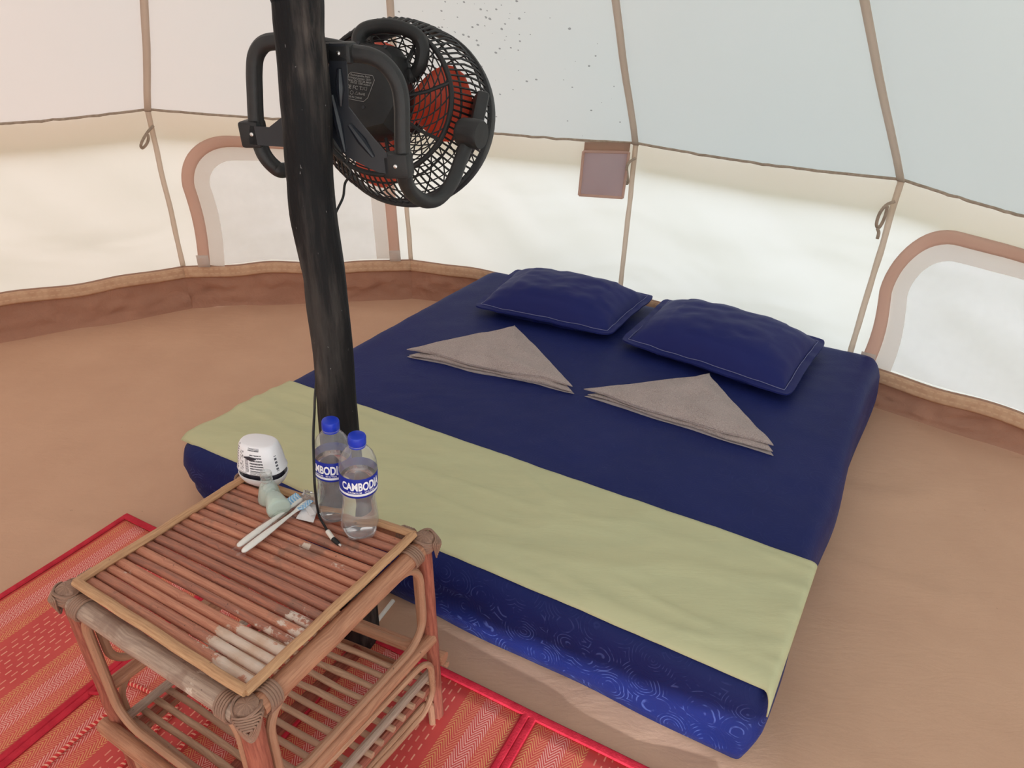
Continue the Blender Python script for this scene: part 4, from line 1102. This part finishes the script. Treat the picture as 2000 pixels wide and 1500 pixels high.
for k in range(n_):
    for A_, B_ in (((k, 0), (k + 1, 0)), ((k + 1, n_), (k, n_)), ((0, k + 1), (0, k)), ((n_, k), (n_, k + 1))):
        i0, i1 = A_[0] * (n_ + 1) + A_[1], B_[0] * (n_ + 1) + B_[1]; pkm.f.append((i0, i1, o_ + i1, o_ + i0))
obj('white_sachet', pkm, MAT['paper'], label='flat white paper sachet between the toothbrushes and the bottles', cat='sachet', sharp=60)
s0_, s1_ = at_z(597, 986, ZTAB + .010), at_z(611, 1005, ZTAB + .010); dv = unit(s1_ - s0_)
obj('paper_stick', MB().box((s0_ + s1_) / 2, dv, np.array([-dv[1], dv[0], 0]), (0, 0, 1), np.linalg.norm(s1_ - s0_) / 2, .0045, .0015, .0), MAT['paper'], label='short flat white strip lying on the white sachet', cat='strip')

# ------------------------------------------------------------------ fan hung behind the pole
MAT['black'] = simple('black_plastic', (.016, .016, .017, 1), (.022, .021, .021, 1), .5, .4, 30, .25, 600, .0015)
MAT['steel_black'] = simple('powder_coated_steel', (.020, .020, .021, 1), (.026, .025, .025, 1), .45, .45, 60, .35, 900, .001)
MAT['bluish'] = simple('black_plate', (.012, .014, .020, 1), (.016, .018, .025, 1), .38, .5, 20)
MAT['red_blade'] = simple('red_blade', lin((244, 96, 66)), lin((236, 84, 58)), .4, .4, 10)
MAT['chrome'] = simple('screw_steel', (.7, .7, .7, 1), None, .25, .5, metal=1.0)
MAT['silver_print'] = simple('grey_print', (.30, .29, .28, 1), None, .6, .2)
fa = unit((.19, .915, -.355)); r0 = unit((fa[1], -fa[0], 0)); u0 = np.cross(r0, fa); ro = math.radians(7)
fr = r0 * math.cos(ro) - u0 * math.sin(ro); fu = u0 * math.cos(ro) + r0 * math.sin(ro)
FO = at_depth(746, 196, 1.39)
KF = .94
def fl(x, y, z): return FO + fr * x + fu * y + fa * z
def pol(r, a, z): return fl(KF * r * math.cos(a), KF * r * math.sin(a), z)
def zl(X_, Y_): return (460 + X_ * 520 / 1950, 20 + Y_ * 400 / 1500)      # enlarged detail -> photograph pixel
fan = empty('cage_fan', fl(0, -.2, .05), 'black cage fan with tubular stand and red blades hung on the log pole', 'fan')
FPN = unit((.19, .98, 0)); FP0 = np.array([-.34, PY + .041 + .021, 1.08])
def fp(X_, Y_, back=0.0): u_, v_ = zl(X_, Y_); return at_plane(u_, v_, FP0 + FPN * back, FPN)
RT = .0128
# tubular stand: one bent tube
left_pts = [(350, 1172, .02), (290, 1150, .006), (215, 1065, 0), (172, 950, 0), (150, 800, 0), (141, 600, 0), (137, 450, 0), (150, 330, 0), (205, 250, 0), (290, 228, 0), (450, 232, 0), (640, 262, 0), (760, 285, 0), (870, 315, 0), (985, 335, 0), (1080, 385, 0), (1155, 470, 0), (1200, 570, 0), (1218, 700, 0), (1220, 850, 0), (1222, 1000, 0), (1232, 1150, 0)]
path = [fp(x, y, d_) for x, y, d_ in left_pts]
piv = fl(.172, .0, .085)
arm_px = [(1246, 1255, .012), (1300, 1345, .035), (1400, 1398, .075), (1500, 1368, .115), (1590, 1250, .150), (1655, 1080, .185), (1712, 930, .205)]
path += [fp(x, y, d_) for x, y, d_ in arm_px]
lp = fp(350, 1172, .02); pivL = fl(-.196, 0, .085)
path = [pivL, lerp(pivL, lp, .35) + np.array([0, 0, -.05]), lerp(pivL, lp, .75) + np.array([0, 0, -.03])] + path
obj('stand_tube', MB().tube(smooth_path(path, 6), RT, 14), MAT['steel_black'], fan)
# plate with three clamps
pp_ = [(690, 240), (690, 500), (400, 760), (330, 792), (250, 856), (110, 842), (110, 978), (250, 992), (400, 1000), (640, 900), (700, 900), (790, 1040), (860, 1092), (1050, 1185), (1125, 1195), (1112, 1050), (930, 835), (832, 705), (822, 440), (812, 250)]
obj('stand_plate', MB().prism([fp(x, y, -.0155) for x, y in pp_], -FPN * .003), MAT['bluish'], fan)
rib = MB()
for k0, k1 in (((705, 620), (800, 1035)), ((835, 840), (1010, 1075)), ((760, 430), (770, 700))):
    rib.tube([fp(*k0, -.019), fp((k0[0] + k1[0]) / 2, (k0[1] + k1[1]) / 2, -.021), fp(*k1, -.019)], [.004, .007, .003], 8)
obj('plate_rib', rib, MAT['bluish'], fan)
for (x0, y0, x1, y1, sx_, sy_) in ((668, 225, 870, 395, 750, 315), (62, 800, 205, 1005, 118, 910), (1100, 1035, 1285, 1230, 1170, 1145)):
    c_ = fp((x0 + x1) / 2, (y0 + y1) / 2, -.002); ex = fp(x1, (y0 + y1) / 2) - fp(x0, (y0 + y1) / 2); ey = fp((x0 + x1) / 2, y0) - fp((x0 + x1) / 2, y1)
    sl = unit(fp(1160, 470) - fp(640, 262)) * .0 + unit(ex)
    cl = obj('tube_clamp', MB().box(c_, sl, unit(np.cross(sl, FPN)), FPN, np.linalg.norm(ex) / 2, np.linalg.norm(ey) / 2 * .92, .0165, .005), MAT['black'], fan)
    sp = fp(sx_, sy_, -.0195)
    obj('screw', MB().lathe([(.0, -.0012), (.0030, -.0006), (.0040, .001), (.0040, .004)], sp, 14, -FPN * -1, caps=False), MAT['chrome'], cl)
# rear grille
gr_ = MB(); RB = .146
for r in np.linspace(.050, .137, 9):
    gr_.tube([pol(r, 2 * math.pi * k / 48, -.006 * (1 - (r / RB) ** 2)) for k in range(48)], .0014, 5, closed=True)
for k in range(28):
    a0 = 2 * math.pi * k / 28
    gr_.tube([pol(.044 + (RB - .044) * t, a0 + .95 * t, -.006 * (1 - t)) for t in np.linspace(0, 1, 9)], .0014, 5)
for k in range(8):
    a0 = 2 * math.pi * k / 8 + .3
    gr_.tube([pol(.044, a0, -.006), pol(.10, a0 + .05, -.004), pol(RB, a0 + .12, 0)], .0036, 6)
obj('rear_grille', gr_, MAT['black'], fan, kind='stuff')
obj('rear_ring', MB().tube([pol(RB, 2 * math.pi * k / 72, .002) for k in range(72)], .0052, 10, closed=True), MAT['black'], fan)
fins = MB(); NF = 84
for k in range(NF):
    a = 2 * math.pi * k / NF
    fins.tube([pol(RB + .004, a, .004), pol(.176, a, .050), pol(.187, a, .100), pol(.189, a, .150)], [.0019, .0022, .0022, .0019], 5)
obj('side_fins', fins, MAT['black'], fan, kind='stuff')
rg = MB()
for r, z in ((.160, .026), (.186, .098)): rg.tube([pol(r, 2 * math.pi * k / 72, z) for k in range(72)], .0022, 6, closed=True)
obj('cage_hoop', rg, MAT['black'], fan)
obj('front_rim', MB().lathe([(r * KF, z) for r, z in ((.186, .140), (.195, .142), (.197, .150), (.196, .172), (.190, .178), (.184, .174), (.183, .150), (.186, .140))], FO, 72, fa, fr, caps=False), MAT['black'], fan)
fg = MB()
for r in np.linspace(.03, .18, 9): fg.tube([pol(r, 2 * math.pi * k / 48, .176 + .008 * (1 - (r / .19) ** 2)) for k in range(48)], .0014, 5, closed=True)
for k in range(22):
    a = 2 * math.pi * k / 22; fg.tube([pol(.022 + .165 * t, a - .7 * t, .176 + .008 * (1 - t * t)) for t in np.linspace(0, 1, 8)], .0016, 5)
fg.lathe([(.0, .180), (.026, .180), (.026, .188), (.0, .190)], FO, 24, fa, fr, caps=False)
obj('front_grille', fg, MAT['black'], fan, kind='stuff')
for k in range(3):
    a0 = math.radians(8 + 120 * k)
    def blade(s, t, a0=a0):
        r = .034 + .132 * s; half = (.30 + .34 * math.sin(math.pi * min(1, s * .8 + .15))) * (1 if s < .9 else 1 - (s - .9) * 3.5)
        a = a0 + half * (2 * t - 1) + .22 * s
        return pol(r, a, .090 - .045 * (t - .5) * (1.15 - .4 * s) * 1.6)
    obj('fan_blade', MB().grid(blade, 12, 10), MAT['red_blade'], fan, sharp=180, solid=.0025)
obj('blade_hub', MB().lathe([(.0, .060), (.034, .062), (.038, .070), (.038, .108), (.030, .116), (.0, .118)], FO, 32, fa, fr, caps=False), MAT['red_blade'], fan)
# motor and battery housing on the rear
def hpx(X_, Y_, z): u_, v_ = zl(X_, Y_); return at_plane(u_, v_, FO + fa * z, fa)
hface = [(672, 250), (905, 232), (1100, 262), (1150, 330), (1172, 545), (1160, 700), (1085, 835), (960, 868), (820, 850), (672, 790)]
zf = -.062
out0 = [hpx(x, y, zf) for x, y in hface]; hc = sum(out0) / len(out0)
ringsH = [[p_ + (p_ - hc) * s_ + fa * dz_ for p_ in out0] for s_, dz_ in ((-.10, -.002), (-.03, .0), (.0, .004), (.10, .030), (.16, .066), (.10, .088))]
hm = loft([R[::-1] for R in ringsH])
ho = obj('motor_housing', hm, MAT['black'], fan, sharp=30)
for (x, y) in ((902, 243), (1102, 270), (940, 712)):
    obj('screw_hole', MB().lathe([(.0, -.0035), (.0030, -.0035), (.0032, -.001)], hpx(x, y, zf), 12, fa, fr, caps=False), MAT['bluish'], ho)
# rating plate print
def lpx(X_, Y_, z=zf - .0032): return at_plane(660 + X_ * .06, 120 + Y_ * .06, FO + fa * z, fa)
bord = [(345, 425), (430, 350), (1130, 462), (1190, 605), (970, 1190), (830, 1310), (350, 1215), (300, 800)]
lb = MB(); lb.tube([lpx(*p_) for p_ in bord], .0005, 5, closed=True)
ex = unit(lpx(1130, 462) - lpx(430, 350)); ey = np.cross(fa, ex); ey = ey if ey[2] > 0 else -ey
for body, (X_, Y_), size in (('Rechargeable FAN', (720, 470), .0050), ('Output power: 25W', (720, 560), .0050), ('Input: DC12V 3A MAX', (700, 645), .0050), ('5V/1A  USB output', (730, 725), .0050),
                             ('CE FC T', (520, 845), .0090), ('RoHS', (775, 1065), .0055), ('MADE IN CHINA', (500, 1160), .0046)):
    vs, fs = text_mesh(body, size, 1.0, .00006)
    c_ = lpx(X_, Y_); lb.raw([c_ + ex * x + ey * y for x, y in vs], fs)
for cx_, cy_, shp in ((600, 1040, 3), (450, 1010, 6), (780, 880, 4), (900, 890, 4)):
    c_ = lpx(cx_, cy_); rr_ = .0034
    lb.tube([c_ + ex * rr_ * math.cos(2 * math.pi * k / shp + (math.pi / 2 if shp == 3 else math.pi / 4)) + ey * rr_ * math.sin(2 * math.pi * k / shp + (math.pi / 2 if shp == 3 else math.pi / 4)) for k in range(shp)], .0004, 4, closed=True)
obj('rating_print', lb, MAT['silver_print'], ho, label='grey printed rating text with a cut-corner border')
# carry handle
hp = [(905, 275), (902, 205), (945, 145), (1040, 118), (1160, 118), (1270, 150), (1345, 205), (1372, 290), (1350, 410), (1300, 478)]
HP = smooth_path([hpx(x, y, zf + .020 + .05 * (k / 9) ** 2) for k, (x, y) in enumerate(hp)], 5)
obj('carry_handle', MB().tube(HP, .0125, 12, flat=(fa, 1.25)), MAT['black'], fan)
obj('handle_mount', MB().tube([HP[-1], lerp(HP[-1], hpx(1230, 480, -.01), .5), hpx(1235, 470, .0)], [.014, .015, .012], 10), MAT['black'], fan)
# side mount, pivot knob
mc = fl(.168, .004, .070)
obj('side_mount', MB().box(mc, fr * .9 + fa * .35, fu, fa * .9 - fr * .35, .012, .052, .062, .006), MAT['steel_black'], fan, sharp=30)
mcL = fl(-.168, .004, .070)
obj('side_mount', MB().box(mcL, fr * .9 - fa * .35, fu, fa * .9 + fr * .35, .012, .052, .062, .006), MAT['steel_black'], fan, sharp=30)
kc = fp(1712, 900, .205); kd = unit(fr * .92 - fa * .25)
kn = MB().lathe([(.018, -.022), (.0225, -.020), (.0255, -.014), (.0265, .004), (.0265, .022), (.024, .0265), (.0, .0275)], kc, 48, kd, fu)
V = []
for k, p_ in enumerate(kn.v):
    p_ = np.array(p_); h = np.dot(p_ - kc, kd); c_ = kc + kd * h; V.append(tuple(c_ + (p_ - c_) * (1 - (.05 if (k % 49) % 4 < 1 and -.016 < h < .006 else 0))))
kn.v = V
obj('pivot_knob', kn, MAT['black'], fan, sharp=40)
obj('pivot_boss', MB().tube([piv, kc], .016, 14), MAT['black'], fan)

# ------------------------------------------------------------------ power cable
MAT['cable'] = simple('black_cable', (.012, .012, .013, 1), None, .5, .4)
MAT['white_rubber'] = simple('white_plug', lin((232, 226, 216)), None, .5, .3)
pc = [fl(-.075, -.122, .03), at_depth(686, 335, 1.33), at_depth(674, 358, 1.325), at_depth(670, 385, 1.32), at_depth(657, 413, 1.31), at_depth(632, 470, 1.30)]
yb = PY + .052
def behind(u_, v_, dy): d = ray(u_, v_); return CAM + d * ((PY + dy) / d[1])
pc += [behind(622, 560, .055), behind(622, 680, .055), behind(618, 740, .046), behind(615, 775, .0), behind(614, 805, -.07)]
ze = ZTAB + .006
pc += [behind(612, 850, -.140), behind(613, 900, -.185), behind(615, 950, -.205), at_z(622, 1003, ZTAB + .012), at_z(634, 1027, ZTAB + .003), at_z(642, 1041, ZTAB + .003)]
cab = empty('power_cable', at_z(642, 1041, ZTAB), 'thin black cable hanging along the pole onto the table, white collar at its plug', 'cable')
obj('cord', MB().tube(smooth_path(pc, 8), .0023, 8), MAT['cable'], cab)
e0, e1, e2, e3 = at_z(640, 1038, ZTAB + .004), at_z(651, 1053, ZTAB + .004), at_z(662, 1063, ZTAB + .004), at_z(667, 1067, ZTAB + .004)
obj('collar', MB().tube([e0, e1], .0042, 12), MAT['white_rubber'], cab, label='white plug collar')
obj('plug', MB().tube([e1, e2], [.0044, .0036], 12), MAT['cable'], cab, label='black barrel plug')
obj('plug_tip', MB().tube([e2, e3], .0022, 10), MAT['chrome'], cab, label='bare metal tip')
wc = [at_z(690, 1270, .006), at_z(725, 1228, .006), at_z(742, 1206, .006), at_z(757, 1187, .006), at_z(768, 1173, .006)]
obj('white_cable', MB().tube(smooth_path(wc, 6), .0052, 10), MAT['white_rubber'], label='white cable on the floor from the pole towards the mattress', cat='cable')
